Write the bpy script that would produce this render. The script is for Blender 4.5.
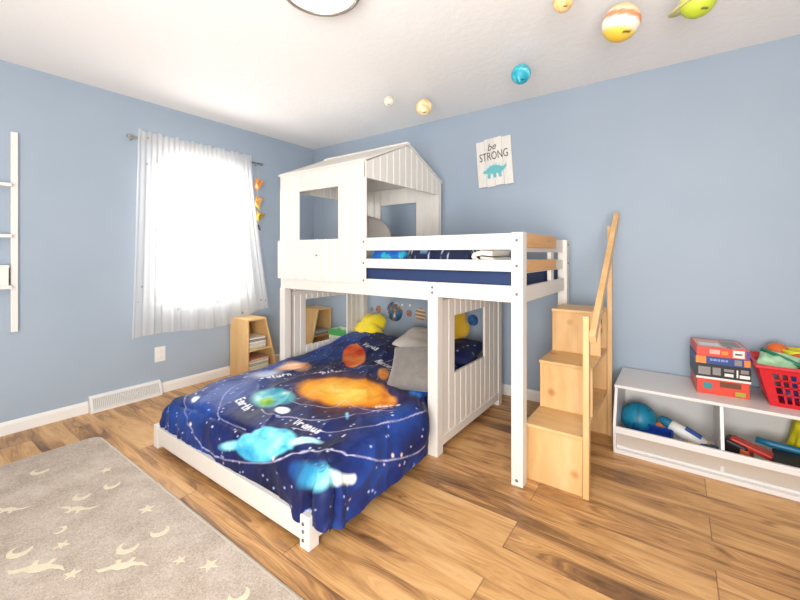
import bpy, bmesh, math, random
import numpy as np
from mathutils import Vector, Matrix

for o in list(bpy.data.objects):
    bpy.data.objects.remove(o, do_unlink=True)
S = bpy.context.scene
COL = S.collection
PI = math.pi
random.seed(7)

# ------------------------------------------------------------------ camera, world, lights, exposure
cam_d = bpy.data.cameras.new('camera')
cam = bpy.data.objects.new('camera', cam_d); COL.objects.link(cam)
cam.location = (3.55, -3.12, 1.18)
cam.rotation_euler = (PI / 2, 0, math.radians(36))
cam_d.sensor_width = 36; cam_d.lens = 382 / 800 * 36
cam_d.shift_y = -46 / 800
cam_d.clip_start = .02
S.camera = cam

w = bpy.data.worlds.new('world'); S.world = w; w.use_nodes = True
w.node_tree.nodes['Background'].inputs[0].default_value = (1, .985, .965, 1)
w.node_tree.nodes['Background'].inputs[1].default_value = .42

def area(name, loc, target, size, size_y, power, color=(1, 1, 1)):
    d = bpy.data.lights.new(name, 'AREA'); d.shape = 'RECTANGLE'
    d.size = size; d.size_y = size_y; d.energy = power; d.color = color
    o = bpy.data.objects.new(name, d); COL.objects.link(o); o.location = loc
    o.rotation_euler = (Vector(target) - Vector(loc)).to_track_quat('-Z', 'Y').to_euler()
    return o
area('window_daylight', (-.45, -1.33, 1.5), (1, -1.33, 1.2), 1.3, 1.7, 120, (1, .985, .97))
area('bounce_light', (3.75, -4.1, 1.0), (2.2, -1.7, 2.44), 1.4, 1.4, 165, (1, .985, .97))

S.view_settings.view_transform = 'Standard'
S.view_settings.look = 'None'
S.view_settings.gamma = 1
S.view_settings.use_curve_mapping = False
S.view_settings.exposure = -.2

# ------------------------------------------------------------------ helpers
def lin(h):
    """#rrggbb or (r,g,b) 0-255 -> linear rgb"""
    if isinstance(h, str):
        h = h.lstrip('#'); h = [int(h[i:i + 2], 16) for i in (0, 2, 4)]
    return tuple((c / 255 / 12.92) if c / 255 <= .04045 else ((c / 255 + .055) / 1.055) ** 2.4 for c in h)

class NT:
    def __init__(s, name):
        s.m = bpy.data.materials.new(name); s.m.use_nodes = True
        s.t = s.m.node_tree; s.b = s.t.nodes['Principled BSDF']; s.out = s.t.nodes['Material Output']
    def n(s, typ, **k):
        nd = s.t.nodes.new(typ)
        for a, v in k.items(): setattr(nd, a, v)
        return nd
    def l(s, a, b): s.t.links.new(a, b)
    def val(s, nd, i, v):
        nd.inputs[i].default_value = v; return nd
    def math(s, op, a, b=None):
        nd = s.n('ShaderNodeMath', operation=op)
        for i, v in enumerate((a, b)):
            if v is None: continue
            if isinstance(v, (int, float)): nd.inputs[i].default_value = v
            else: s.l(v, nd.inputs[i])
        return nd.outputs[0]
    def ramp(s, fac, stops):
        r = s.n('ShaderNodeValToRGB'); e = r.color_ramp.elements
        while len(e) > 1: e.remove(e[0])
        e[0].position = stops[0][0]; e[0].color = (*lin(stops[0][1]), 1)
        for p, c in stops[1:]:
            k = e.new(p); k.color = (*lin(c), 1)
        s.l(fac, r.inputs[0]); return r.outputs[0]
    def mix(s, fac, a, b, mode='MIX'):
        m = s.n('ShaderNodeMix', data_type='RGBA', blend_type=mode)
        for i, v in ((0, fac), (6, a), (7, b)):
            if isinstance(v, (int, float)): m.inputs[i].default_value = v
            elif isinstance(v, tuple): m.inputs[i].default_value = (*v, 1)
            else: s.l(v, m.inputs[i])
        return m.outputs[2]
    def coords(s, scale=(1, 1, 1), loc=(0, 0, 0), rot=(0, 0, 0), which='Object'):
        tc = s.n('ShaderNodeTexCoord'); mp = s.n('ShaderNodeMapping')
        s.l(tc.outputs[which], mp.inputs[0])
        mp.inputs['Scale'].default_value = scale; mp.inputs['Location'].default_value = loc
        mp.inputs['Rotation'].default_value = rot
        return mp.outputs[0]
    def noise(s, vec, scale, detail=3, rough=.5):
        n = s.n('ShaderNodeTexNoise'); s.l(vec, n.inputs['Vector'])
        n.inputs['Scale'].default_value = scale; n.inputs['Detail'].default_value = detail
        n.inputs['Roughness'].default_value = rough
        return n.outputs[0]
    def bump(s, h, strength, dist=.01):
        b = s.n('ShaderNodeBump'); s.l(h, b.inputs['Height'])
        b.inputs['Strength'].default_value = strength; b.inputs['Distance'].default_value = dist
        s.l(b.outputs[0], s.b.inputs['Normal'])

def mat(name, color, rough=.5, metal=0, var=.06, vscale=6, bump=0, bscale=60, sheen=0, alpha=1, emit=0):
    """painted or moulded surface with slight procedural variation"""
    k = NT(name); c = lin(color)
    v = k.coords()
    nz = k.noise(v, vscale, 3)
    f = k.math('ADD', k.math('MULTIPLY', k.math('SUBTRACT', nz, .5), var * 2), 1.0)
    mx = k.n('ShaderNodeVectorMath', operation='SCALE'); mx.inputs[0].default_value = c
    k.l(f, mx.inputs['Scale']); k.l(mx.outputs[0], k.b.inputs['Base Color'])
    k.b.inputs['Roughness'].default_value = rough; k.b.inputs['Metallic'].default_value = metal
    if sheen: k.b.inputs['Sheen Weight'].default_value = sheen
    if bump: k.bump(k.noise(v, bscale, 4), bump, .004)
    if alpha < 1: k.b.inputs['Alpha'].default_value = alpha
    if emit:
        k.b.inputs['Emission Color'].default_value = (*c, 1); k.b.inputs['Emission Strength'].default_value = emit
    return k.m

def wood(name, dark, mid, light, axis='x', grain=1.0, rough=.45, knots=0, across=14):
    k = NT(name)
    sc = {'x': (1.3, across, across), 'y': (across, 1.3, across), 'z': (across, across, 1.3)}[axis]
    v = k.coords(scale=sc)
    n1 = k.noise(v, 1.6 * grain, 5, .6)
    v2 = k.coords(scale=tuple(a * 3 for a in sc))
    n2 = k.noise(v2, 2.2 * grain, 3, .6)
    f = k.math('ADD', k.math('MULTIPLY', n1, .7), k.math('MULTIPLY', n2, .3))
    c = k.ramp(f, [(.25, dark), (.5, mid), (.75, light)])
    if knots:
        vo = k.n('ShaderNodeTexVoronoi'); k.l(k.coords(scale=(1, 1, 1)), vo.inputs['Vector']); vo.inputs['Scale'].default_value = knots
        kf = k.ramp(vo.outputs[0], [(.0, '#8a5a30'), (.05, '#c79a63'), (.12, '#ffffff')])
        c = k.mix(.6, c, kf, 'MULTIPLY')
    k.l(c, k.b.inputs['Base Color']); k.b.inputs['Roughness'].default_value = rough
    k.bump(f, .08, .003)
    return k.m

def colmat(name, rough=.6, sheen=0, bump=0, bscale=200, spec=.5):
    k = NT(name); a = k.n('ShaderNodeAttribute', attribute_name='Col')
    k.l(a.outputs['Color'], k.b.inputs['Base Color']); k.b.inputs['Roughness'].default_value = rough
    k.b.inputs['Sheen Weight'].default_value = sheen; k.b.inputs['Specular IOR Level'].default_value = spec
    if bump: k.bump(k.noise(k.coords(), bscale, 3), bump, .003)
    return k.m

ORI = {}
class MB:
    def __init__(s): s.v = []; s.f = []; s.mi = []; s.sm = []
    def add(s, vs, fs, mi=0, smooth=False):
        b = len(s.v); s.v += [tuple(map(float, p)) for p in vs]
        for f in fs: s.f.append([b + i for i in f]); s.mi.append(mi); s.sm.append(smooth)
        return s
    def box(s, x0, x1, y0, y1, z0, z1, mi=0, M=None):
        vs = [(x, y, z) for z in (z0, z1) for y in (y0, y1) for x in (x0, x1)]
        if M: vs = [M @ Vector(p) for p in vs]
        return s.add(vs, [(0, 2, 3, 1), (4, 5, 7, 6), (0, 1, 5, 4), (2, 6, 7, 3), (0, 4, 6, 2), (1, 3, 7, 5)], mi)
    def prism(s, pts, o, ax, ay, az, mi=0):
        """polygon pts (a,b) in frame o+a*ax+b*ay extruded by vector az"""
        o, ax, ay, az = map(Vector, (o, ax, ay, az)); n = len(pts)
        lo = [o + ax * a + ay * b for a, b in pts]; hi = [p + az for p in lo]
        return s.add(lo + hi, [tuple(range(n))[::-1], tuple(range(n, 2 * n))] +
                     [(i, (i + 1) % n, n + (i + 1) % n, n + i) for i in range(n)], mi)
    def tube(s, path, r, n=10, mi=0, cap=True, smooth=True):
        path = [Vector(p) for p in path]; m = len(path)
        rs = r if isinstance(r, (list, tuple)) else [r] * m
        vs = []; up = None
        for i, p in enumerate(path):
            t = (path[min(i + 1, m - 1)] - path[max(i - 1, 0)]).normalized()
            if up is None:
                up = Vector((0, 0, 1)) if abs(t.z) < .9 else Vector((1, 0, 0))
            a = t.cross(up).normalized(); b = a.cross(t).normalized(); up = b
            for k in range(n):
                an = 2 * PI * k / n
                vs.append(p + (a * math.cos(an) + b * math.sin(an)) * rs[i])
        fs = [(i * n + k, i * n + (k + 1) % n, (i + 1) * n + (k + 1) % n, (i + 1) * n + k) for i in range(m - 1) for k in range(n)]
        s.add(vs, fs, mi, smooth)
        if cap:
            b = len(s.v) - len(vs)
            s.f.append([b + k for k in range(n)][::-1]); s.mi.append(mi); s.sm.append(False)
            s.f.append([b + (m - 1) * n + k for k in range(n)]); s.mi.append(mi); s.sm.append(False)
        return s
    def lathe(s, prof, c, n=32, mi=0, axis=(0, 0, 1)):
        """prof: (r,h) list about axis through c"""
        q = Vector((0, 0, 1)).rotation_difference(Vector(axis)); c = Vector(c); vs = []
        for r, h in prof:
            for k in range(n):
                a = 2 * PI * k / n
                vs.append(c + q @ Vector((r * math.cos(a), r * math.sin(a), h)))
        m = len(prof)
        fs = [(i * n + k, i * n + (k + 1) % n, (i + 1) * n + (k + 1) % n, (i + 1) * n + k) for i in range(m - 1) for k in range(n)]
        return s.add(vs, fs, mi, True)
    def ball(s, c, r, nu=24, nv=14, mi=0, sc=(1, 1, 1)):
        prof = [(r * math.sin(PI * i / nv) + 1e-5, -r * math.cos(PI * i / nv)) for i in range(nv + 1)]
        b = len(s.v); s.lathe(prof, (0, 0, 0), nu, mi)
        for i in range(b, len(s.v)):
            s.v[i] = tuple(c[k] + s.v[i][k] * sc[k] for k in range(3))
        return s
    def grid(s, P, mi=0, closeu=False):
        """P: array (nu,nv,3)"""
        nu, nv = len(P), len(P[0])
        vs = [tuple(p) for row in P for p in row]
        fs = [(i * nv + j, (i + 1) % nu * nv + j, (i + 1) % nu * nv + j + 1, i * nv + j + 1)
              for i in range(nu if closeu else nu - 1) for j in range(nv - 1)]
        return s.add(vs, fs, mi, True)
    def build(s, name, mats, parent=None, bevel=0, origin=None, col=None, world=True, weld=False):
        me = bpy.data.meshes.new(name)
        o0 = Vector((0, 0, 0))
        if parent is not None and world: o0 = ORI.get(parent.name, Vector((0, 0, 0)))
        if origin is not None: o0 = Vector(origin)
        me.from_pydata([tuple(Vector(p) - o0) for p in s.v], [], s.f)
        for m in (mats if isinstance(mats, (list, tuple)) else [mats]): me.materials.append(m)
        me.polygons.foreach_set('material_index', s.mi); me.polygons.foreach_set('use_smooth', s.sm)
        if col is not None:
            a = me.color_attributes.new('Col', 'FLOAT_COLOR', 'POINT')
            c = np.ones((len(s.v), 4)); c[:, :3] = col; a.data.foreach_set('color', c.ravel())
        bm = bmesh.new(); bm.from_mesh(me)
        if weld: bmesh.ops.remove_doubles(bm, verts=bm.verts, dist=2e-5)
        bmesh.ops.recalc_face_normals(bm, faces=bm.faces); bm.to_mesh(me); bm.free()
        o = bpy.data.objects.new(name, me); COL.objects.link(o)
        if origin is not None: o.location = o0; ORI[o.name] = o0
        if parent is not None:
            o.parent = parent; ORI[o.name] = ORI.get(parent.name, Vector((0, 0, 0)))
        if bevel:
            b = o.modifiers.new('bevel', 'BEVEL'); b.width = bevel; b.segments = 2; b.limit_method = 'ANGLE'; b.angle_limit = math.radians(40)
        return o

def tag(o, label, cat, group=None):
    o['label'] = label; o['category'] = cat
    if group: o['group'] = group
    return o
def thing(name, label, cat, loc=(0, 0, 0), group=None):
    o = bpy.data.objects.new(name, None); COL.objects.link(o); o.location = loc
    o.empty_display_size = .05
    ORI[o.name] = Vector(loc); return tag(o, label, cat, group)
def struct(o): o['kind'] = 'structure'; return o

def vnoise(x, y, seed=0):
    """numpy value noise 0..1"""
    x = np.asarray(x, float); y = np.asarray(y, float)
    xi = np.floor(x).astype(np.int64); yi = np.floor(y).astype(np.int64)
    fx = x - xi; fy = y - yi; fx = fx * fx * (3 - 2 * fx); fy = fy * fy * (3 - 2 * fy)
    def h(a, b):
        n = (a * 374761393 + b * 668265263 + seed * 974711) & 0xffffffff
        n = ((n ^ (n >> 13)) * 1274126177) & 0xffffffff
        return ((n ^ (n >> 16)) & 0xffff) / 65535.
    return (h(xi, yi) * (1 - fx) + h(xi + 1, yi) * fx) * (1 - fy) + (h(xi, yi + 1) * (1 - fx) + h(xi + 1, yi + 1) * fx) * fy
def fbm(x, y, seed=0, o=4):
    t = 0; a = .5; n = 0
    for i in range(o):
        t = t + a * vnoise(x * 2 ** i, y * 2 ** i, seed + i * 17); n += a; a *= .5
    return t / n
def sstep(t): t = np.clip(t, 0, 1); return t * t * (3 - 2 * t)

# ------------------------------------------------------------------ materials
M = {}
M['white'] = mat('white paint', '#dfdad2', .42, var=.02, vscale=3)
M['white_lam'] = mat('white laminate', '#e2dfdc', .35, var=.015, vscale=2)
M['trim'] = mat('white trim', '#e8e6e2', .4, var=.02)
M['pine'] = wood('raw pine boards', '#c08a52', '#d8a468', '#e3b67e', 'y', 1, .5)
M['ply'] = wood('pale plywood', '#c4965e', '#dcb27a', '#e9c594', 'z', .6, .4, knots=4, across=5)
M['plyx'] = wood('pale plywood flat', '#c4965e', '#dab078', '#e8c390', 'x', .6, .4, knots=4, across=5)
M['shelfwood'] = wood('honey birch', '#dcae6e', '#e6bb7e', '#edc891', 'z', .6, .45, across=6)
M['steel'] = mat('brushed nickel', '#b3aca0', .42, .9, var=.05)
M['bolt'] = mat('bolt steel', '#7d7a78', .4, .8)
M['navy'] = mat('navy sheet', '#22365f', .8, var=.1, bump=.2, bscale=80)
M['grey_fur'] = mat('grey plush', '#77726d', .95, var=.25, vscale=26, bump=.9, bscale=90, sheen=.4)
M['cream_cloth'] = mat('cream cloth', '#ddd6cb', .9, var=.06, bump=.4, bscale=120)
M['beige_cloth'] = mat('beige cloth', '#cfc8c0', .9, var=.06, bump=.4, bscale=120)
M['yellow_plush'] = mat('yellow plush', '#f6dc1e', .9, var=.12, vscale=14, bump=.7, bscale=90, sheen=.4)
M['mustard'] = mat('mustard quilted plush', '#e0b32c', .9, var=.12, vscale=20, bump=.8, bscale=60, sheen=.3)
M['black'] = mat('black plastic', '#201d1d', .45, var=.1)
M['red'] = mat('red plastic', '#d31f2c', .35, var=.05)
M['redcard'] = mat('orange red card', '#d8492c', .4, var=.12, vscale=18)
M['paint'] = colmat('printed surface', .5)
M['fabric_print'] = colmat('printed fabric', .6, .03, .12, 160, spec=.3)

def wallmat():
    k = NT('blue wall paint')
    v = k.coords(); n = k.noise(v, 1.2, 2)
    c = k.ramp(n, [(.3, '#9cabbb'), (.7, '#a3b1c0')])
    k.l(c, k.b.inputs['Base Color']); k.b.inputs['Roughness'].default_value = .6
    k.bump(k.noise(v, 90, 3), .08, .003); return k.m
M['wall'] = wallmat()
def ceilmat():
    k = NT('textured ceiling')
    v = k.coords(scale=(1, 1, 1)); n = k.noise(v, 22, 4, .6)
    k.b.inputs['Base Color'].default_value = (*lin('#f6f4f2'), 1); k.b.inputs['Roughness'].default_value = .85
    h = k.ramp(n, [(.42, '#000000'), (.58, '#ffffff')])
    k.bump(h, .14, .006); return k.m
M['ceil'] = ceilmat()
def floormat():
    k = NT('wood plank floor')
    tc = k.n('ShaderNodeTexCoord'); sp = k.n('ShaderNodeSeparateXYZ'); k.l(tc.outputs['Object'], sp.inputs[0])
    X, Y = sp.outputs[0], sp.outputs[1]
    yy = k.math('DIVIDE', k.math('ADD', Y, .555), .18)
    row = k.math('FLOOR', yy); fy = k.math('SUBTRACT', yy, row)
    odd = k.math('ABSOLUTE', k.math('MODULO', row, 2.0))
    xx = k.math('DIVIDE', k.math('ADD', k.math('SUBTRACT', X, 2.98), k.math('MULTIPLY', odd, .685)), 1.37)
    colm = k.math('FLOOR', xx); fx = k.math('SUBTRACT', xx, colm)
    cid = k.n('ShaderNodeCombineXYZ'); k.l(row, cid.inputs[0]); k.l(colm, cid.inputs[1])
    wn = k.n('ShaderNodeTexWhiteNoise', noise_dimensions='3D'); k.l(cid.outputs[0], wn.inputs['Vector'])
    rnd = wn.outputs['Value']
    gv = k.n('ShaderNodeCombineXYZ')
    k.l(k.math('ADD', k.math('MULTIPLY', X, 1.1), k.math('MULTIPLY', rnd, 37.0)), gv.inputs[0])
    k.l(k.math('ADD', k.math('MULTIPLY', Y, 9.0), k.math('MULTIPLY', rnd, 91.0)), gv.inputs[1])
    warp = k.noise(gv.outputs[0], .9, 2)
    gv2 = k.n('ShaderNodeVectorMath', operation='ADD'); k.l(gv.outputs[0], gv2.inputs[0])
    wv = k.n('ShaderNodeCombineXYZ'); k.l(k.math('MULTIPLY', warp, 3.2), wv.inputs[1]); k.l(wv.outputs[0], gv2.inputs[1])
    big = k.noise(gv2.outputs[0], 1.1, 4, .55)
    fv = k.n('ShaderNodeVectorMath', operation='MULTIPLY'); k.l(gv2.outputs[0], fv.inputs[0]); fv.inputs[1].default_value = (2.0, 6, 1)
    fine = k.noise(fv.outputs[0], 1.8, 4, .65)
    g = k.math('ADD', k.math('ADD', k.math('MULTIPLY', big, .62), k.math('MULTIPLY', fine, .38)), k.math('MULTIPLY', k.math('SUBTRACT', rnd, .5), .10))
    c = k.ramp(g, [(.31, '#5c4029'), (.39, '#86603d'), (.455, '#b08252'), (.52, '#cc9b63'), (.61, '#dbae76'), (.74, '#e4bf8e')])
    # narrow dark gap between planks
    ey = k.math('MINIMUM', fy, k.math('SUBTRACT', 1.0, fy)); ex = k.math('MINIMUM', fx, k.math('SUBTRACT', 1.0, fx))
    gy = k.math('MULTIPLY', k.math('LESS_THAN', ey, .008), .35); gx = k.math('LESS_THAN', ex, .0016)
    gap = k.math('MAXIMUM', gy, gx)
    c = k.mix(k.math('MULTIPLY', gap, .55), c, lin('#4a3020'))
    k.l(c, k.b.inputs['Base Color']); k.b.inputs['Roughness'].default_value = .38
    k.b.inputs['Specular IOR Level'].default_value = .45
    hgt = k.math('SUBTRACT', k.math('MULTIPLY', fine, .25), gap)
    k.bump(hgt, .15, .003); return k.m
M['floor'] = floormat()

# ------------------------------------------------------------------ room
XR, YF, H = 5.6, -5.0, 2.44
struct(MB().box(-.12, XR, YF, .12, -.1, 0).build('floor', M['floor']))
struct(MB().box(-.12, XR, YF, .12, H, H + .1).build('ceiling', M['ceil']))
WY0, WY1, WZ0, WZ1 = -1.73, -.94, .77, 2.0
wl = MB()
for a in ((YF, WY0, 0, H), (WY1, 0, 0, H), (WY0, WY1, 0, WZ0), (WY0, WY1, WZ1, H)):
    wl.box(-.12, 0, a[0], a[1], a[2], a[3])
struct(wl.build('wall_left', M['wall']))
struct(MB().box(-.12, XR, 0, .12, 0, H).build('wall_back', M['wall']))

win = MB()
t = .045
for a in ((WY0, WY0 + t, WZ0, WZ1), (WY1 - t, WY1, WZ0, WZ1), (WY0, WY1, WZ0, WZ0 + t), (WY0, WY1, WZ1 - t, WZ1), (WY0, WY1, 1.365, 1.405)):
    win.box(-.10, -.03, *a)
wo = struct(win.build('window_1', M['trim'], bevel=.004))
gm = NT('window glass'); gl = gm.n('ShaderNodeBsdfGlossy'); tr = gm.n('ShaderNodeBsdfTransparent'); mx = gm.n('ShaderNodeMixShader')
gl.inputs['Roughness'].default_value = .02; mx.inputs[0].default_value = .05
gm.l(tr.outputs[0], mx.inputs[1]); gm.l(gl.outputs[0], mx.inputs[2]); gm.l(mx.outputs[0], gm.out.inputs[0])
MB().box(-.07, -.066, WY0 + t, WY1 - t, WZ0 + t, WZ1 - t).build('pane', gm.m, wo)
sill = MB().box(-.03, .022, WY0 - .02, WY1 + .02, WZ0 - .02, WZ0).build('window_sill', M['trim'], wo, bevel=.004)

def basebd(name, pts):
    prof = [(0, 0), (.013, 0), (.013, .062), (.008, .078), (.004, .085), (0, .085)]
    m = MB()
    for (o, ax, along) in pts: m.prism(prof, o, ax, (0, 0, 1), along)
    return struct(m.build(name, M['trim']))
basebd('baseboard_left', [((.0, YF, 0), (1, 0, 0), (0, -2.185 - YF, 0)), ((0, -1.695, 0), (1, 0, 0), (0, 1.695, 0))])
basebd('baseboard_back', [((0.013, 0, 0), (0, -1, 0), (XR - .013, 0, 0))])

# ------------------------------------------------------------------ rug
def star_pts(c, r, n=5, a0=0, inner=.42):
    return [(c[0] + (r if i % 2 == 0 else r * inner) * math.cos(a0 + i * PI / n), c[1] + (r if i % 2 == 0 else r * inner) * math.sin(a0 + i * PI / n)) for i in range(2 * n)]
def moon_pts(c, r, a0):
    o = [(c[0] + r * math.cos(a0 + a), c[1] + r * math.sin(a0 + a)) for a in np.linspace(-1.9, 1.9, 14)]
    i = [(c[0] + r * .68 * math.cos(a0 + a) - r * .40 * math.cos(a0), c[1] + r * .75 * math.sin(a0 + a) - r * .33 * math.sin(a0)) for a in np.linspace(1.95, -1.95, 12)]
    return o + i
DINO = [(-1.0, .05), (-.8, .22), (-.55, .2), (-.4, .12), (-.1, .26), (.2, .24), (.45, .12), (.8, .16), (1.15, .32), (.85, .04), (.5, -.06), (.36, -.1), (.42, -.34), (.26, -.36), (.18, -.14), (-.1, -.12), (-.2, -.36), (-.36, -.34), (-.3, -.1), (-.5, .0), (-.75, .06)]
def dino_pts(c, r, a0, flip=1):
    ca, sa = math.cos(a0), math.sin(a0)
    return [(c[0] + r * (x * ca - flip * y * sa), c[1] + r * (x * sa + flip * y * ca)) for x, y in DINO]
def rug():
    x0, x1, y0, y1, r, z = .527, 3.9, -4.3, -2.265, .07, .012
    def outline(d):
        pts = []
        for cx, cy, a in ((x1 - r, y1 - r, 0), (x0 + r, y1 - r, 90), (x0 + r, y0 + r, 180), (x1 - r, y0 + r, 270)):
            for k in range(7):
                t = math.radians(a + 15 * k); pts.append((cx + (r - d) * math.cos(t), cy + (r - d) * math.sin(t)))
        return pts
    m = MB(); o1, o2 = outline(0), outline(.012)
    n = len(o1)
    vs = [(x, y, .001) for x, y in o1] + [(x, y, z * .8) for x, y in o1] + [(x, y, z) for x, y in o2]
    m.add(vs, [(i, (i + 1) % n, n + (i + 1) % n, n + i) for i in range(n)] + [(n + i, n + (i + 1) % n, 2 * n + (i + 1) % n, 2 * n + i) for i in range(n)], 1, True)
    m.add([(x, y, z) for x, y in o2], [tuple(range(n))], 0)
    rng = random.Random(3)
    def poly(p):
        if all(x0 + .02 < a < x1 - .02 and y0 + .02 < b < y1 - .02 for a, b in p):
            m.prism(p, (0, 0, z - .001), (1, 0, 0), (0, 1, 0), (0, 0, .0022), 2)
    fix = RUGFIX
    fix = [(k_, x, y, r_ * (1 if k_ == 'd' else .78), a) for k_, x, y, r_, a in fix]
    for kind, x, y, r_, a in fix:
        poly(dino_pts((x, y), r_, a, 1 if rng.random() < .5 else -1) if kind == 'd' else moon_pts((x, y), r_, a) if kind == 'm' else star_pts((x, y), r_, 5, a))
    gx = x0 + .2; i = 0
    while gx < x1 - .1:
        gy = y1 - .78 - .12 * (i % 2)
        while gy > y0 + .1:
            k = rng.choice('dmms'); a = rng.uniform(0, 6.28); c = (gx + rng.uniform(-.05, .05), gy)
            poly(dino_pts(c, .085, a) if k == 'd' else moon_pts(c, .036, a) if k == 'm' else star_pts(c, .034, 5, a))
            gy -= .24
        gx += .25; i += 1
    k = NT('rug pile'); v = k.coords()
    n1 = k.noise(v, 7, 3, .6); n2 = k.noise(v, 130, 3, .7); n3 = k.noise(v, 320, 2, .7)
    f = k.math('ADD', k.math('ADD', k.math('MULTIPLY', n1, .3), k.math('MULTIPLY', n2, .4)), k.math('MULTIPLY', n3, .3))
    c = k.ramp(f, [(.33, '#938375'), (.5, '#bfb0a1'), (.66, '#ded3c7')])
    k.l(c, k.b.inputs['Base Color']); k.b.inputs['Roughness'].default_value = 1
    k.b.inputs['Specular IOR Level'].default_value = .1
    k.bump(k.math('ADD', n2, n3), .5, .006)
    tag(m.build('rug', [k.m, mat('cream rug binding', '#ded5c6', .95, var=.1, vscale=60), mat('cream rug motifs', '#ddd0b6', .95, var=.15, vscale=90, bump=.5, bscale=200)], origin=(2.2, -3.28, 0)),
        'soft taupe rug with cream dinosaurs, moons and stars on the wood floor', 'rug')
RUGFIX = [ ('d', 1.321, -2.577, 0.075, 0.6), ('d', 1.381, -2.287, 0.07, 0.75), ('d', 1.926, -2.294, 0.07, 0.9), ('m', 1.785, -2.412, 0.045, -0.3), ('m', 1.778, -2.525, 0.05, -1.0), ('d', 1.862, -2.573, 0.085, 0.85), ('s', 2.129, -2.379, 0.045, 0.4), ('d', 1.619, -2.761, 0.1, 0.75), ('m', 1.458, -2.783, 0.05, -0.8), ('m', 1.225, -2.531, 0.045, -0.9), ('m', 1.237, -2.413, 0.045, -0.7), ('s', 1.584, -2.386, 0.045, 0.2), ('d', 0.847, -2.284, 0.06, 0.6), ('d', 1.079, -2.761, 0.07, 0.7), ('m', 2.335, -2.386, 0.045, -0.4), ('d', 2.466, -2.266, 0.07, 1.0), ('s', 1.762, -2.696, 0.035, 0.1), ('s', 1.05, -2.383, 0.04, 0.5), ('m', 0.774, -2.596, 0.05, -0.8), ('s', 1.551, -2.677, 0.035, 0.9), ('s', 2.014, -2.434, 0.03, 0.3), ('m', 1.436, -2.658, 0.03, 1) ]
rug()
#@@RUG

# ------------------------------------------------------------------ bunk bed
BX0, BX1, BXP, BYF, BYB = .96, 1.876, 2.42, -1.2, -.2
bed = thing('bunk_bed', 'white wooden bunk bed with a playhouse top over a low platform bed', 'bunk bed', (1.9, -1.1, 0))
W = M['white']
def plank_wall(m, o, ax, out, length, z0, z1, width=.092, thick=.018, hole=None, top=None):
    """tongue-and-groove boards standing upright along ax; out is the thickness direction; hole=(a0,a1,z0,z1); top(a)->z"""
    o, ax, out = Vector(o), Vector(ax), Vector(out)
    edges = [0.0]
    stops = sorted(([hole[0], hole[1]] if hole else []) + [length])
    for s_ in stops:
        n = max(1, round((s_ - edges[-1]) / width)); st = edges[-1]
        edges += [st + (s_ - st) * (i + 1) / n for i in range(n)]
    c = .006
    def board(a0, a1, zz0, zz1a, zz1b):
        prof = [(a0, c), (a0 + c, 0), (a1 - c, 0), (a1, c), (a1, thick - c), (a1 - c, thick), (a0 + c, thick), (a0, thick - c)]
        lo = [o + ax * a + out * d + Vector((0, 0, zz0)) for a, d in prof]
        hi = [o + ax * a + out * d + Vector((0, 0, zz1a + (zz1b - zz1a) * (a - a0) / (a1 - a0))) for a, d in prof]
        m.add(lo + hi, [tuple(range(8))[::-1], tuple(range(8, 16))] + [(i, (i + 1) % 8, 8 + (i + 1) % 8, 8 + i) for i in range(8)])
    for a0, a1 in zip(edges[:-1], edges[1:]):
        ta, tb = (top(a0), top(a1)) if top else (z1, z1)
        mid = (a0 + a1) / 2
        if hole and hole[0] < mid < hole[1]:
            if hole[2] > z0: board(a0, a1, z0, hole[2], hole[2])
            if hole[3] < max(ta, tb): board(a0, a1, hole[3], ta, tb)
        else: board(a0, a1, z0, ta, tb)
def bolt(p, axis, parent):
    return MB().lathe([(.0001, .004), (.005, .004), (.0075, .002), (.0075, -.004)], p, 12, axis=axis).build('bolt', M['bolt'], parent)
# posts
def post(x0, x1, y0, y1, z1, bl=None, axis=(0, -1, 0)):
    p = MB().box(x0, x1, y0, y1, 0, z1).build('post', W, bed, bevel=.004)
    if bl:
        for q in bl: bolt(q, axis, p)
    return p
post(2.86, 2.921, -1.204, -1.14, 1.292, [(2.89, -1.204, z) for z in (1.25, 1.12, .975, .03)])
post(2.86, 2.921, -.262, -.2, 1.28, [(2.921, -.23, z) for z in (1.245, 1.115)], (1, 0, 0))
post(2.36, 2.426, -1.206, -1.135, 1.015, [(2.392, -1.206, z) for z in (.985, .955)])
post(2.36, 2.426, -.265, -.2, .93)
post(.962, 1.025, -1.204, -1.14, .91)
post(.962, 1.025, -.262, -.2, .91)
# front playhouse wall with its window
m = MB(); plank_wall(m, (BX0, BYF - .004, 0), (1, 0, 0), (0, 1, 0), BX1 - BX0, 1.285, 1.802, hole=(.235, .655, 1.285, 1.658))
m.build('house_wall', W, bed)
m = MB(); plank_wall(m, (BX0 - .024, BYF - .008, 0), (1, 0, 0), (0, 1, 0), BX1 - BX0 + .024, .985, 1.287)
fw = m.build('house_wall', W, bed)
for q in [(1.862, BYF - .008, z) for z in (1.262, 1.12, 1.005)] + [(1.4, BYF - .008, 1.17)]: bolt(q, (0, -1, 0), fw)
# rear playhouse wall with its window, end guards
m = MB(); plank_wall(m, (BX0, BYB - .018, 0), (1, 0, 0), (0, 1, 0), BX1 - BX0, .985, 1.795, hole=(.25, .66, 1.285, 1.65))
m.build('house_wall', W, bed)
m = MB(); plank_wall(m, (BX0, BYF + .02, 0), (0, 1, 0), (1, 0, 0), BYB - BYF - .04, .985, 1.285)
m.build('house_wall', W, bed)
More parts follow.
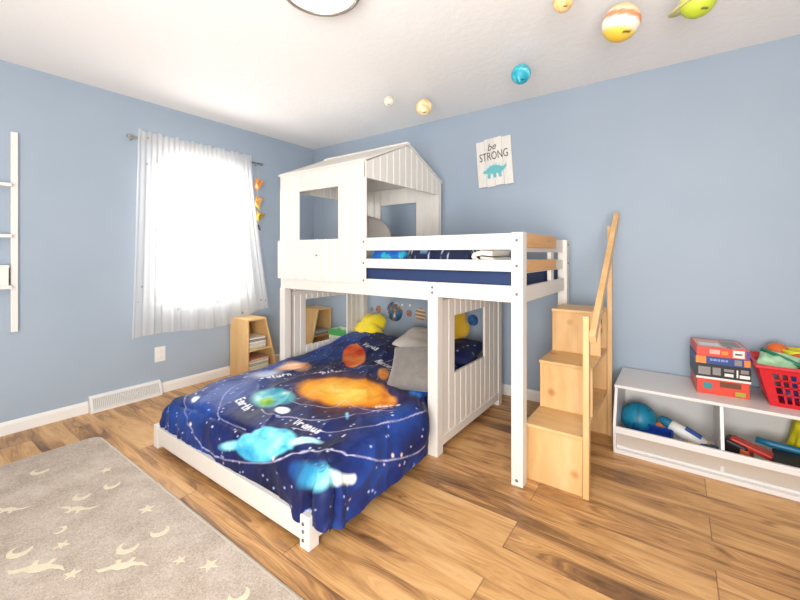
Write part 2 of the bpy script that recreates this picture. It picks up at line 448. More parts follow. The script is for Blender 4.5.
# gables
ridge, eave, gy = 2.022, 1.80, -.70
def gable(x, nm='gable'):
    m = MB(); y0, y1 = BYF - .004, BYB
    plank_wall(m, (x, y0, 0), (0, 1, 0), (1, 0, 0), y1 - y0, 1.69, 1.8, width=.075,
               top=lambda a: eave - .004 + (ridge - eave) * (1 - abs(y0 + a - gy) / (y1 - gy)), hole=None)
    return m.build(nm, W, bed)
gable(BX1 - .02); gable(BX0)
# house corner studs at the back and cross beams
m = MB().box(BX1 - .045, BX1, BYB - .05, BYB - .018, .98, 1.70).build('corner_stud', W, bed, bevel=.003)
m = MB().box(BX0, BX0 + .03, BYB - .05, BYB - .018, .98, 1.70).build('corner_stud', W, bed, bevel=.003)
# roof panels (boards along the slope)
def roof(y_e, sgn):
    m = MB(); y0 = y_e; n = 12; L = BX1 - BX0 + .004
    for i in range(n):
        a0, a1 = i / n, (i + 1) / n
        for_ = []
        p = lambda a, dz: (y0 + (gy - y0) * a, eave + (ridge - eave) * a + dz)
        (ya, za), (yb, zb) = p(a0, 0), p(a1 - .004, 0)
        m.prism([(ya, za), (yb, zb), (yb, zb + .014), (ya, za + .014)], (BX0 - .004, 0, 0), (0, 1, 0), (0, 0, 1), (L, 0, 0))
    m.build('roof_panel', W, bed)
roof(BYF - .012, 1); roof(BYB + .012, -1)
MB().box(BX0 - .004, BX1 + .002, gy - .02, gy + .02, ridge + .004, ridge + .02).build('roof_ridge', W, bed, bevel=.004)
# side rails and guard rails, front and back
RZ = ((1.203, 1.288), (1.088, 1.149))
MB().box(.968, 2.36, BYF, BYF + .024, .907, .985).build('side_rail', W, bed, bevel=.004)
MB().box(2.426, 2.862, BYF, BYF + .024, .93, 1.016).build('side_rail', W, bed, bevel=.004)
MB().box(1.876, 2.36, BYF + .002, BYF + .024, .93, 1.016).build('side_rail', W, bed, bevel=.004)
MB().box(.968, 2.9, BYB - .024, BYB, .907, 1.016).build('side_rail', W, bed, bevel=.004)
for z0, z1 in RZ:
    MB().box(BX1, 2.862, BYF, BYF + .022, z0, z1).build('guard_rail', W, bed, bevel=.004)
    MB().box(BX1, 2.862, BYB - .022, BYB, z0 - .01, z1 - .01).build('guard_rail', W, bed, bevel=.004)
# foot end: white rails, raw boards fixed outside them, a short upright by the stair opening
MB().box(2.88, 2.906, -1.142, -.26, .925, 1.01).build('end_rail', W, bed, bevel=.004)
for z0, z1 in RZ:
    MB().box(2.872, 2.896, -1.142, -.26, z0 - .012, z1 - .012).build('end_rail', W, bed, bevel=.004)
for z0, z1 in ((1.215, 1.29), (1.085, 1.147)):
    b = MB().box(2.897, 2.917, -1.139, -.53, z0, z1).build('end_board', M['pine'], bed, bevel=.003)
    b['label'] = 'raw pine board across the foot end'
MB().box(2.872, 2.896, -.58, -.51, 1.0, 1.2).build('end_upright', W, bed, bevel=.003)
# slat deck of the loft
m = MB()
for i in range(14): m.box(1.0 + i * .134, 1.0 + i * .134 + .07, BYF + .024, BYB - .024, .955, .972)
m.build('slat_deck', M['pine'], bed)
# tongue-and-groove end panels of the lower bed, each with a window
m = MB(); plank_wall(m, (BXP - .02, -1.135, 0), (0, 1, 0), (1, 0, 0), .935 - .065, .095, .905, width=.075, hole=(.16, .62, .435, .795))
m.build('side_panel', W, bed)
MB().box(2.392, 2.424, -1.135, -.265, .045, .1).build('panel_rail', W, bed, bevel=.003)
MB().box(2.385, 2.405, -1.135, -.265, .86, .93).build('panel_rail', W, bed, bevel=.003)
m = MB(); plank_wall(m, (.965, -1.14, 0), (0, 1, 0), (1, 0, 0), .878, .1, .9, width=.06, hole=(.19, .69, .40, .795))
m.build('side_panel', W, bed)
MB().box(.985, 1.003, -1.14, -.262, .84, .875).build('panel_rail', W, bed, bevel=.003)
# low platform frame
px0, px1, py0 = .948, 2.372, -2.112
fr = MB().box(px0 + .03, px1 - .03, py0 + .002, py0 + .027, .03, .128).build('platform_rail', W, bed, bevel=.003)
MB().box(px1 - .027, px1 - .002, py0 + .03, -1.206, .03, .128).build('platform_rail', W, bed, bevel=.003)
MB().box(px0 + .002, px0 + .027, py0 + .03, -1.204, .03, .128).build('platform_rail', W, bed, bevel=.003)
for x in (px0, px1 - .055):
    p = MB().box(x, x + .055, py0, py0 + .055, 0, .135).build('platform_foot', W, bed, bevel=.003)
    if x > 2:
        for z in (.1, .07, .035): bolt((x + .022, py0, z), (0, -1, 0), p)
m = MB()
for i in range(13): m.box(px0 + .03, px1 - .03, -2.07 + i * .14, -2.07 + i * .14 + .08, .09, .108)
m.build('slat_deck', M['pine'], bed)

# ------------------------------------------------------------------ loft mattress and bedding
m = MB().box(.995, 2.855, BYF + .028, BYB - .028, .975, 1.10)
tag(m.build('mattress', M['navy'], bevel=.025, origin=(1.9, -.7, .975)), 'navy covered loft mattress behind the white guard rails', 'mattress')

def pillow_mb(w, h, t, R, c, n=26, pinch=.08, seed=0, lump=.1, mb=None):
    """soft cushion: w x h, thickness t; rotation matrix R, centre c"""
    m = mb or MB(); R = R.to_4x4() if hasattr(R, 'to_4x4') else R
    for sgn in (1, -1):
        P = []
        for i in range(n + 1):
            row = []
            for j in range(n + 1):
                u, v = -1 + 2 * i / n, -1 + 2 * j / n
                z = sgn * t / 2 * ((1 - u ** 4) * (1 - v ** 4)) ** .55
                x = w / 2 * u * (1 - pinch * (1 - v * v) * abs(u)); y = h / 2 * v * (1 - pinch * (1 - u * u) * abs(v))
                nz = float(vnoise(u * 3 + 9, v * 3 + 5, seed + (sgn > 0))) - .5
                z *= 1 + lump * 2 * nz
                row.append(Vector(c) + (R @ Vector((x, y, z))))
            P.append(row)
        m.grid(P)
    return m
def rot(x=0, y=0, z=0):
    return (Matrix.Rotation(math.radians(z), 4, 'Z') @ Matrix.Rotation(math.radians(y), 4, 'Y') @ Matrix.Rotation(math.radians(x), 4, 'X'))

# dark star-print blanket bunched along the front of the loft
def lump_blanket(name, x0, x1, y0, y1, z0, hfun, colf, label, cat, res=.008):
    nx, ny = int((x1 - x0) / res), int((y1 - y0) / res)
    xs = np.linspace(x0, x1, nx); ys = np.linspace(y0, y1, ny); Xg, Yg = np.meshgrid(xs, ys, indexing='ij')
    u = (Xg - x0) / (x1 - x0); v = (Yg - y0) / (y1 - y0)
    edge = np.clip(np.minimum.reduce([u * (x1 - x0), (1 - u) * (x1 - x0), v * (y1 - y0), (1 - v) * (y1 - y0)]) / .045, 0, 1)
    edge = np.sqrt(np.clip(1 - (1 - edge) ** 2, 0, 1))
    Z = z0 + edge * hfun(Xg, Yg)
    m = MB().grid(np.stack([Xg, Yg, Z], -1))
    col = colf(Xg.ravel(), Yg.ravel())
    return tag(m.build(name, M['fabric_print'], col=col, origin=((x0 + x1) / 2, (y0 + y1) / 2, z0)), label, cat)
def starcol(x, y):
    c = np.tile(np.array(lin('#232a45')), (len(x), 1))
    n = fbm(x * 9, y * 9, 4); c += (n[:, None] - .5) * .05
    v = vnoise(x * 110, y * 110, 8) > .83; c[v] = lin('#c9cede')
    d = np.hypot(x - 2.29, y + 1.1) < .04; c[d] = np.array(lin('#6f9fc4'))
    d = (y > -.95) & (fbm(x * 5, y * 5, 9) > .4); c[d] = np.array(lin('#b59a74'))
    return np.clip(c, 0, 1)
lump_blanket('blanket', 2.17, 2.60, BYF + .05, -.72, 1.1, lambda x, y: .10 + .05 * fbm(x * 7, y * 7, 2) + .02 * sstep((y + 1.0) / .2), starcol,
             'dark star print blanket bunched behind the loft guard rail', 'blanket')
def bluecol(x, y):
    n = fbm(x * 16, y * 16, 21); r = np.sin(40 * np.hypot(x - 2.02, y + 1.0))
    c = np.array(lin('#1c5fb0'))[None] * (.7 + .6 * n[:, None])
    g = (r > .3) & (n > .45); c[g] = np.array(lin('#2a86b8')); g = (n > .62); c[g] = np.array(lin('#2a9fb0'))
    return c
bc2 = MB(); pillow_mb(.30, .15, .10, rot(x=70, z=2), (2.005, -1.11, 1.178), n=40, seed=5, mb=bc2)
va = np.array(bc2.v)
#@@LOFT
tag(bc2.build('cushion', M['fabric_print'], col=bluecol(va[:, 0], va[:, 2] - 1.1 - 1), origin=(2.0, -1.11, 1.1), weld=False),
    'bright blue and teal cushion behind the loft guard rail', 'cushion')
# folded white towel
m = MB()
prof = []
def ribbon(pts, th, y0, y1, mb):
    up = []; dn = []
    for i, (x, z) in enumerate(pts):
        a = pts[max(i - 1, 0)]; b = pts[min(i + 1, len(pts) - 1)]; d = Vector((b[0] - a[0], b[1] - a[1])).normalized()
        up.append((x - d.y * th / 2, z + d.x * th / 2)); dn.append((x + d.y * th / 2, z - d.x * th / 2))
    poly = up + dn[::-1]; n = len(poly)
    P = [[(x, y, z) for x, z in poly] for y in np.linspace(y0, y1, 8)]
    vs = [p for r in P for p in r]
    fs = [(i * n + k, i * n + (k + 1) % n, (i + 1) * n + (k + 1) % n, (i + 1) * n + k) for i in range(7) for k in range(n)]
    mb.add(vs, fs, 0, True); mb.add(P[0], [tuple(range(n))]); mb.add(P[-1], [tuple(range(n))])
pts = []
for k in range(3):
    z = 1.115 + k * .034
    row = [(2.63 + .015 * k, z), (2.68, z + .004), (2.74, z - .002)]
    pts += row if k % 2 == 0 else row[::-1]
    if k < 2:
        e = pts[-1]; s_ = 1 if k % 2 == 0 else -1
        pts += [(e[0] + s_ * .012, e[1] + .008), (e[0] + s_ * .016, e[1] + .017), (e[0] + s_ * .012, e[1] + .026)]
ribbon(pts, .026, BYF + .045, -.9, m)
tag(m.build('towel', M['cream_cloth'], origin=(2.66, -1.05, 1.1)), 'folded white towel at the end of the dark star print blanket', 'towel')

# ------------------------------------------------------------------ comforter
def duvet_shape(U, V):
    """unrolled cloth coords -> xyz. U across (0..W on the top), V from the foot (0) to the head"""
    X0, Y0, Y1, R = 1.09, -1.97, -.42, .11
    yv = Y0 + np.clip(V, 0, Y1 - Y0)
    X1 = 2.33 - .10 * sstep((yv + 1.36) / .2)
    Wd = 2.345 - 1.075
    Uc = np.clip(U, 0, Wd); du = np.where(U < 0, -U, np.where(U > Wd, U - Wd, 0)); su = np.where(U < 0, -1, 1)
    L = Y1 - Y0
    Vc = np.clip(V, 0, L); dv = np.where(V < 0, -V, np.where(V > L, V - L, 0)); sv = np.where(V < 0, -1, 1)
    l = np.maximum(du, dv); a = np.arctan2(dv, np.maximum(du, 1e-9)); a = np.where(l < 1e-9, 0, a)
    arc = R * PI / 2
    out = np.where(l < arc, R * np.sin(np.minimum(l, arc) / R), R + .03 * (l - arc))
    drop = np.where(l < arc, R * (1 - np.cos(np.minimum(l, arc) / R)), R + (l - arc))
    corner = np.minimum(du, dv) / np.maximum(l, 1e-6)
    out = out + .03 * np.sin(a * 9.0) * np.clip(corner * 1.5, 0, 1) * sstep((l - .06) / .2)
    x = X0 + Uc / Wd * (X1 - X0) + su * out * np.cos(a); y = Y0 + Vc + sv * out * np.sin(a)
    u = Uc / Wd; v = Vc / L
    top = .352 + .022 * np.sin(PI * np.clip(u, 0, 1)) * np.sin(PI * np.clip(v * .8 + .1, 0, 1)) - .03 * (1 - sstep(u / .25)) * (1 - sstep((v - .2) / .4))
    top = top + (.092 - .045 * sstep((u - .25) / .5)) * sstep((y + 1.05) / .65) - .02 * (1 - sstep(v / .12))
    return x, y, top - drop
DU0, DU1, DV0, DV1 = -.26, 1.27 + .33, -.30, 1.565 + .2
DRES = .005
def make_duvet(paint):
    nu, nv = int((DU1 - DU0) / DRES), int((DV1 - DV0) / DRES)
    U, V = np.meshgrid(np.linspace(DU0, DU1, nu), np.linspace(DV0, DV1, nv), indexing='ij')
    # the hem is shorter at the foot than on the right side
    hem = np.where(V < 0, .22 / .30, 1.0)
    k = np.clip((U - 1.1) / .15, 0, 1)
    Vs = np.where(V < 0, V * ((.275 / .30) * (1 - k) + 1.0 * k), V)
    x, y, z = duvet_shape(U, Vs)
    P = np.stack([x, y, z], -1)
    du = np.gradient(P, axis=0); dv = np.gradient(P, axis=1); N = np.cross(du, dv); N /= np.linalg.norm(N, axis=-1, keepdims=True) + 1e-12
    wr = .020 * (fbm(U * 3.2 + V * 1.2, V * 4.5, 31, 2) - .5)
    rdg = 1 - np.abs(2 * fbm(U * 5 + 3, V * 3.3 + U * 2, 77, 3) - 1)
    wr += .016 * (rdg ** 3 - .35) + .006 * (fbm(U * 17, V * 13, 55, 3) - .5)
    # fine gathers running down the sides
    side = sstep((U - 1.24) / .1); wr += side * .010 * (1 - np.abs(2 * vnoise(V * 15 + U * 3, U * 2, 5) - 1) - .5)
    ft = sstep((-V - .02) / .1) * (1 - side); wr += ft * .010 * (1 - np.abs(2 * vnoise(U * 16 + V * 3, V * 2, 6) - 1) - .5)
    # boxed seam along the foot and the right side
    for d in (np.abs(V + .085 + .015 * np.sin(U * 4)) + 10 * (U < .05) + 10 * (U > 1.32), np.abs(U - 1.335 - .012 * np.sin(V * 5)) + 10 * (V > .75) + 10 * (V < -.1)):
        wr -= .014 * np.exp(-(d / .012) ** 2)
    # tucked fold beside the foot corner
    wr -= .06 * np.exp(-((U - 1.30) / .022) ** 2) * sstep((-V - .15) / .08)
    wr += .022 * (np.exp(-((U - 1.235) / .05) ** 2) + np.exp(-((U - 1.40) / .08) ** 2)) * sstep((-V - .08) / .1)
    P = P + N * (wr + .004)[..., None]
    P[..., 2] = np.maximum(P[..., 2], .012)
    m = MB().grid(P); nn = nu * nv
    col = paint(U.ravel(), V.ravel())
    return tag(m.build('comforter', M['fabric_print'], col=col, origin=(1.7, -1.2, .1)),
               'navy blue solar system comforter spread over the low bed', 'comforter')
#@@PAINT
GLY = {  # hand-drawn letter strokes on a unit cell
 'E': [[(.8, 1), (.1, 1), (.1, 0), (.8, 0)], [(.1, .5), (.7, .5)]], 'a': [[(.8, .6), (.4, .65), (.1, .35), (.3, 0), (.75, .15), (.8, .6), (.85, 0)]],
 'r': [[(.2, .6), (.2, 0)], [(.2, .4), (.45, .62), (.75, .55)]], 't': [[(.4, .95), (.4, .1), (.7, 0)], [(.1, .6), (.75, .6)]],
 'h': [[(.15, 1), (.15, 0)], [(.15, .4), (.5, .62), (.75, .4), (.75, 0)]], 'U': [[(.1, 1), (.1, .3), (.4, 0), (.75, .3), (.75, 1)]],
 'n': [[(.15, .6), (.15, 0)], [(.15, .4), (.5, .62), (.75, .4), (.75, 0)]], 'u': [[(.15, .6), (.15, .2), (.45, 0), (.75, .25), (.75, .6), (.8, 0)]],
 's': [[(.75, .55), (.4, .65), (.2, .45), (.65, .25), (.5, 0), (.1, .08)]], 'V': [[(.05, 1), (.4, 0), (.8, 1)]],
 'e': [[(.15, .35), (.75, .35), (.6, .62), (.25, .55), (.12, .25), (.35, 0), (.75, .1)]], 'M': [[(.05, 0), (.15, 1), (.45, .3), (.75, 1), (.88, 0)]],
 'c': [[(.75, .55), (.35, .62), (.12, .3), (.35, 0), (.75, .08)]], 'y': [[(.15, .6), (.45, .05)], [(.8, .6), (.3, -.4)]],
 'J': [[(.7, 1), (.7, .2), (.4, 0), (.1, .2)]], 'p': [[(.15, .6), (.15, -.4)], [(.15, .5), (.6, .6), (.75, .3), (.5, 0), (.15, .1)]], 'i': [[(.4, .6), (.4, 0)], [(.4, .85), (.41, .9)]],
 'S': [[(.75, .85), (.4, 1), (.15, .75), (.7, .3), (.45, 0), (.1, .12)]]}
def duvet_paint(U, V):
    lc = lambda h: np.array(lin(h))
    n1 = fbm(U * 2.4 + 3, V * 2.4, 101, 4); n2 = fbm(U * 6, V * 6, 102, 4); n3 = fbm(U * 16, V * 16, 103, 4)
    c = mixc_(n1 * .65 + n2 * .35, [(.22, '#090d28'), (.40, '#0f1742'), (.54, '#152564'), (.70, '#204690')])
    def over(col, a):
        nonlocal c
        c = c * (1 - a[:, None]) + np.asarray(col) * a[:, None]
    def ell(cu, cv, ru, rv, ang=0):
        ca, sa = math.cos(ang), math.sin(ang); du, dv = U - cu, V - cv
        return np.sqrt(((du * ca + dv * sa) / ru) ** 2 + ((-du * sa + dv * ca) / rv) ** 2)
    def aff(e):
        cu, cv, a1, b1, a2, b2 = e; det = a1 * b2 - a2 * b1; du, dv = U - cu, V - cv
        return np.hypot((du * b2 - dv * a2) / det, (dv * a1 - du * b1) / det)
    def glow(cu, cv, ru, rv, col, st, ang=0, nz=.4): over(lc(col), st * np.clip(1 - ell(cu, cv, ru, rv, ang) + nz * (n2 - .5), 0, 1))
    def blob(e, stops, soft=.12, rag=.25, tex=None, st=1.0, k=1.0):
        d = aff(e) / k + rag * (n2 - .5) + rag * .5 * (n3 - .5)
        t = (n2 * .6 + n3 * .4) if tex is None else tex(d)
        over(mixc_(t, stops), st * np.clip((1.04 - d) / soft, 0, 1))
    def seg(pts, wd, col, st=1.0, dash=False):
        d = np.full(len(U), 9.)
        for (a, b), (p, q) in zip(pts[:-1], pts[1:]):
            e2 = (p - a) ** 2 + (q - b) ** 2 + 1e-12
            t = np.clip(((U - a) * (p - a) + (V - b) * (q - b)) / e2, 0, 1)
            d = np.minimum(d, np.hypot(U - a - t * (p - a), V - b - t * (q - b)))
        a_ = st * np.clip(1.5 - d / wd, 0, 1)
        if dash: a_ = a_ * (.55 + .45 * (n3 > .45))
        over(lc(col), a_)
    def curve(pts, k=6):
        P = np.array(pts, float); out = []
        for i in range(len(P) - 1):
            p0, p1, p2, p3 = P[max(i - 1, 0)], P[i], P[i + 1], P[min(i + 2, len(P) - 1)]
            for t in np.linspace(0, 1, k, endpoint=False):
                out.append(tuple(.5 * (2 * p1 + (p2 - p0) * t + (2 * p0 - 5 * p1 + 4 * p2 - p3) * t * t + (3 * p1 - p0 - 3 * p2 + p3) * t ** 3)))
        return out + [tuple(P[-1])]
    def write(s_, a, b, h, wd=.0055):
        a, b = np.array(a, float), np.array(b, float); L = np.linalg.norm(b - a); d = (b - a) / L; up = np.array([-d[1], d[0]]); cw = L / len(s_)
        for i, ch in enumerate(s_):
            for st in GLY[ch]: seg([tuple(a + d * (i + x * .88) * cw + up * y * h) for x, y in st], wd, '#eef0f6', .95)
    # nebula tones
    glow(.25, .10, .36, .34, '#2a5cb8', .5); glow(.55, .30, .35, .25, '#243f8a', .35); glow(.10, -.15, .5, .14, '#2050a4', .5)
    glow(1.38, .30, .16, .40, '#1f479c', .5); glow(.35, 1.10, .35, .3, '#2a4a9c', .5); glow(.12, .95, .3, .25, '#2f5cb4', .6)
    glow(1.0, .75, .45, .35, '#2b1c30', .9); glow(.65, .62, .30, .25, '#3a2436', .85); glow(1.02, .24, .45, .16, '#15132e', .85); glow(1.35, -.20, .35, .12, '#11153a', .8)
    glow(.85, 1.02, .35, .2, '#0f1636', .85); glow(.45, -.16, .22, .07, '#10143c', .6)
    # stars
    for s_, th, col in ((34, .955, '#d8e2ff'), (60, .978, '#a8b8f0'), (22, .975, '#ffd0c8')):
        xi, yi = np.floor(U * s_), np.floor(V * s_)
        h = vnoise(xi + .0, yi + .0, 200 + s_); ox = vnoise(xi, yi, 301 + s_) * .5 + .25; oy = vnoise(xi, yi, 402 + s_) * .5 + .25
        d = np.hypot(U * s_ - xi - ox, V * s_ - yi - oy) / s_
        over(lc(col), (h > th) * np.clip(1.7 - d / .0042, 0, 1) * .9)
    # big orange giant and its lobe
    sun = (.868, .477, .261, .135, -.167, .168)
    blob((.883, .477, .303, .168, -.229, .254), [(.3, '#3c1e20'), (.5, '#6a3420'), (.7, '#8a4a22')], soft=.5, rag=.5, st=.9)
    blob((1.129, .512, .091, .055, -.065, .077), [(.3, '#c8641c'), (.5, '#eb9a34'), (.7, '#f2bb60')], soft=.25, rag=.3, k=1.05)
    blob(sun, [(.2, '#a04a14'), (.38, '#d8801c'), (.52, '#f0a82c'), (.68, '#f8cc5c'), (.85, '#fbe6a0')], soft=.2, rag=.3, tex=lambda d: .62 * (n2 * .6 + n3 * .4) + .42 * (1 - .8 * d))
    blob((.953, .868, .03, .028, -.085, .095), [(.3, '#c87430'), (.6, '#f0b060')], soft=.4, rag=.3, k=1.1)
    # red planet
    blob((.467, 1.048, .097, .04, -.208, .205), [(.2, '#8c1408'), (.42, '#cc3418'), (.56, '#ea6a28'), (.75, '#f8a850')], soft=.12, rag=.1, tex=lambda d: .7 * n2 + .5 * (U * .6 + (V - .8) * .7))
    # peach nebula at the window side
    blob((.196, .642, .12, .078, -.138, .11), [(.3, '#c87840'), (.5, '#ecb07a'), (.7, '#f6dcc0')], soft=.5, rag=.5)
    blob((.201, .427, .123, .087, -.148, .103), [(.3, '#7c92d4'), (.6, '#e6eaf6')], soft=.9, rag=.8, st=.85)
    # earth and moon
    blob((.622, .181, .11, .07, -.103, .073), [(.3, '#2a8fb0'), (.46, '#62bcc4'), (.58, '#b8e4d8'), (.7, '#eef6ee')], soft=.35, rag=.35, k=1.05)
    blob((.637, .126, .028, .025, -.03, .02), [(.3, '#5a9a2a'), (.6, '#b8cc48')], soft=.5, rag=.6, k=1.3)
    blob((.808, .106, .037, .025, -.03, .023), [(.3, '#b8c8cc'), (.6, '#e6eef0')], soft=.25, rag=.15)
    # ice giant, its tip and tail
    blob((.923, -.105, .176, .078, -.057, .068), [(.22, '#1f8cc0'), (.42, '#4cb8da'), (.58, '#84dcec'), (.74, '#d2f4f8')], soft=.14, rag=.3)
    blob((.688, -.185, .101, .038, -.01, .022), [(.3, '#4cb4d4'), (.6, '#a4e6f0')], soft=.5, rag=.35, k=1.1)
    blob((1.134, -.014, .068, .048, -.02, .018), [(.3, '#7cd4e8'), (.6, '#c8f2f8')], soft=.4, rag=.25, k=1.05)
    # planet on the drop of the foot corner
    ch = curve([(1.174, -.135), (1.249, -.12), (1.314, -.115), (1.384, -.112), (1.404, -.034), (1.445, .046)], 8)
    dm = np.full(len(U), 9.); tt = np.zeros(len(U))
    for i, (p, q) in enumerate(ch):
        t = i / (len(ch) - 1); r_ = .034 + .02 * math.sin(PI * min(1, t * 1.2)) - .014 * t
        d = np.hypot(U - p, V - q) / r_; k_ = d < dm; dm = np.where(k_, d, dm); tt = np.where(k_, t, tt)
    dm = dm + .5 * (n2 - .5) + .3 * (n3 - .5)
    over(mixc_(tt + .3 * (n3 - .5), [(0, '#1a4c9c'), (.3, '#2f94bc'), (.55, '#7ccfdc'), (.75, '#d4f0ea'), (1, '#f4faf2')]), np.clip((1.15 - dm) / .6, 0, 1) * (.45 + .55 * np.clip(tt * 2, 0, 1)))
    blob((.125, -.02, .05, .0, -.05, .045), [(.3, '#7ccce8'), (.55, '#e8fafc')], soft=.4, rag=.3)
    blob((1.304, .783, .057, .07, -.018, .078), [(.3, '#1c5cc8'), (.6, '#3c8cf0')], soft=.6, rag=.5)
    blob((1.129, .261, .02, -.006, -.03, .036), [(.3, '#5ab4e0'), (.6, '#b8e8f8')], soft=.6, rag=.5)
    # orbits
    O = ([(.196, .387), (.201, .221), (.302, .066), (.462, -.059), (.522, -.089), (.617, -.089), (.743, -.084)],
         [(.01, .11), (-.004, -.009), (.151, -.115), (.281, -.185), (.362, -.235), (.442, -.275), (.607, -.27), (.778, -.24), (.948, -.19), (1.079, -.13), (1.154, -.069), (1.244, -.029), (1.309, .031), (1.379, .101), (1.455, .216), (1.5, .352), (1.54, .497), (1.535, .592)],
         [(.83, .05), (.893, .086), (1.018, .111), (1.099, .166), (1.154, .251), (1.18, .352), (1.235, .462)],
         [(1.0, .02), (1.114, .061), (1.204, .131), (1.284, .221), (1.329, .357), (1.354, .497), (1.374, .652)], [(.678, .066), (.76, .045), (.838, .066)],
         [(.743, .201), (.898, .211), (.998, .296), (.983, .387), (1.119, .367), (1.289, .452)], [(.572, .662), (.683, .722), (.753, .883), (.773, 1.003), (.8, 1.2)])
    for i, p in enumerate(O): seg(curve(p), .0034 if i == 1 else .0028, '#c8c4e4' if i else '#b0b4e0', .75, dash=True)
    for u, v in ((1.03, -.14), (.29, -.175), (1.47, .31), (1.49, .37)): over(lc('#ffe0d4'), np.clip(1.6 - np.hypot(U - u, V - v) / .008, 0, 1))
    write('Earth', (.455, .05), (.605, .015), .045, .0042); write('Uranus', (.965, .05), (1.15, .055), .04, .0042); write('Venus', (.352, 1.26), (.562, 1.225), .05, .0045)
    write('Mercury', (.723, 1.03), (.948, .985), .06, .005); write('Saturn', (.30, .31), (.38, .50), .035, .0042); write('Jupiter', (.49, .575), (.66, .735), .035, .0042); write('Mars', (1.18, .43), (1.28, .54), .022, .0032)
    return np.clip(c, 0, 1)
def mixc_(t, stops):
    t = np.asarray(t); c = np.zeros((len(t), 3)); ps = [p for p, _ in stops]; cs = np.array([lin(q) for _, q in stops])
    for i in range(3): c[:, i] = np.interp(t, ps, cs[:, i])
    return c
#@@PAINTEND
duvet = make_duvet(duvet_paint)

# ------------------------------------------------------------------ pillows and plush on the low bed
c = (2.215, -1.12, .46)
tag(pillow_mb(.34, .32, .11, rot(x=42, y=-4, z=18), c, seed=11).build('cushion', M['grey_fur'], origin=(2.2, -1.1, .4), weld=True),
    'fluffy grey square cushion on the low bed beside the middle post', 'cushion')
tag(pillow_mb(.50, .36, .15, rot(x=18, z=-4), (1.84, -.43, .445), seed=12).build('pillow', M['cream_cloth'], origin=(1.8, -.4, .48), weld=True),
    'cream pillow behind the fluffy grey cushion on the low bed', 'pillow')
def star_plush(c, R, r, t, lobes, depth, mat_, label, seed=0, a0=.3):
    m = MB(); n = 60; k = 14
    for sgn in (1, -1):
        P = []
        for i in range(n):
            a = 2 * PI * i / n; rr = r * (1 - depth + depth * (abs(math.cos(lobes / 2 * (a + a0))) ** .8) * 2) / (1 + depth)
            row = []
            for j in range(k + 1):
                q = j / k
                row.append(Vector(c) + (R @ Vector((rr * q * math.cos(a), rr * q * math.sin(a), sgn * t / 2 * (1 - q ** 2.6) ** .5 * (1 - .18 * math.exp(-(q / .25) ** 2))))))
            P.append(row)
        m.grid(P, closeu=True)
    return tag(m.build('plush_toy', mat_, origin=c, weld=True), label, 'plush toy')
star_plush((1.15, -.31, .462), rot(x=50, z=-10), .185, .19, 5, .24, M['yellow_plush'], 'puffy bright yellow plush at the window corner of the low bed head')
star_plush((2.055, -.37, .605), rot(x=75, z=20), .165, .13, 5, .10, M['mustard'], 'mustard yellow quilted plush standing behind the side panel window')
pm = MB(); pillow_mb(.44, .40, .14, rot(x=10, y=-2, z=8), (2.145, -.52, .43), n=40, seed=14, lump=.15, mb=pm)
va = np.array(pm.v)
def navycol(v):
    n = fbm(v[:, 0] * 7, v[:, 1] * 7, 61); cc = np.array(lin('#17224e'))[None] * (.6 + .8 * n[:, None])
    s_ = vnoise(v[:, 0] * 90, v[:, 1] * 90, 62) > .93; cc[s_] = np.array(lin('#c8d2ee'))
    return cc
tag(pm.build('pillow', M['fabric_print'], col=navycol(va), origin=(2.16, -.5, .42)),
    'navy star print pillow showing through the side panel window', 'pillow')

hp = star_plush((1.35, -.60, 1.315), rot(x=72, z=34), .225, .15, 2, .04, M['beige_cloth'], 'x')
hp.name = 'pillow'; tag(hp, 'rounded beige pillow leaning inside the playhouse on the loft', 'pillow')

# ------------------------------------------------------------------ stairs
st = thing('loft_stairs', 'pale plywood three step stairs with sloping handrail beside the bunk bed', 'stairs', (3.05, -.7, 0))
ply, plyx = M['ply'], M['plyx']
SX0, SX1 = 2.899, 3.177; SY = (-1.1, -.83, -.56, -.29); SZ = (.293, .563, .832); th = .018
MB().prism([(SY[0] + .0, 0), (SY[3], 0), (SY[3], SZ[2] - th), (SY[2], SZ[2] - th), (SY[2], SZ[1] - th), (SY[1], SZ[1] - th), (SY[1], SZ[0] - th), (SY[0], SZ[0] - th)],
           (SX0, 0, 0), (0, 1, 0), (0, 0, 1), (th, 0, 0)).build('side_panel', ply, st, bevel=.002)
for i in range(3):
    z0 = 0 if i == 0 else SZ[i - 1]
    MB().box(SX0 + th, SX1, SY[i], SY[i] + th, z0, SZ[i] - th).build('riser', ply, st, bevel=.002)
    MB().box(SX0 - .004, SX1 + .002, SY[i] - .008, SY[3], SZ[i] - th, SZ[i]).build('tread', plyx, st, bevel=.003)
MB().box(SX0 + th, SX1, SY[3] - th, SY[3], 0, SZ[2] - th).build('back_panel', ply, st, bevel=.002)
MB().box(SX1 + .003, SX1 + .030, SY[0] - .012, SY[0] + .03, 0, .88).build('handrail_post', ply, st, bevel=.002)
MB().box(SX1 + .003, SX1 + .030, SY[3] - .03, SY[3] + .012, 0, 1.36).build('handrail_post', ply, st, bevel=.002)
a, b = Vector((SX1 + .031, -1.115, .775)), Vector((SX1 + .031, -.215, 1.435))
d = (b - a).normalized(); n_ = Vector((0, -d.z, d.y))
MB().prism([(0, -.026), ((b - a).length, -.026), ((b - a).length, .026), (0, .026)], a, d, n_, (.03, 0, 0)).build('handrail', ply, st, bevel=.003)
for y, z in ((-.40, .72), (-.40, .66)):
    MB().box(SX1 - .06, SX1 - .03, SY[3] - th - .012, SY[3] - th, z, z + .03).build('bracket', M['black'], st)

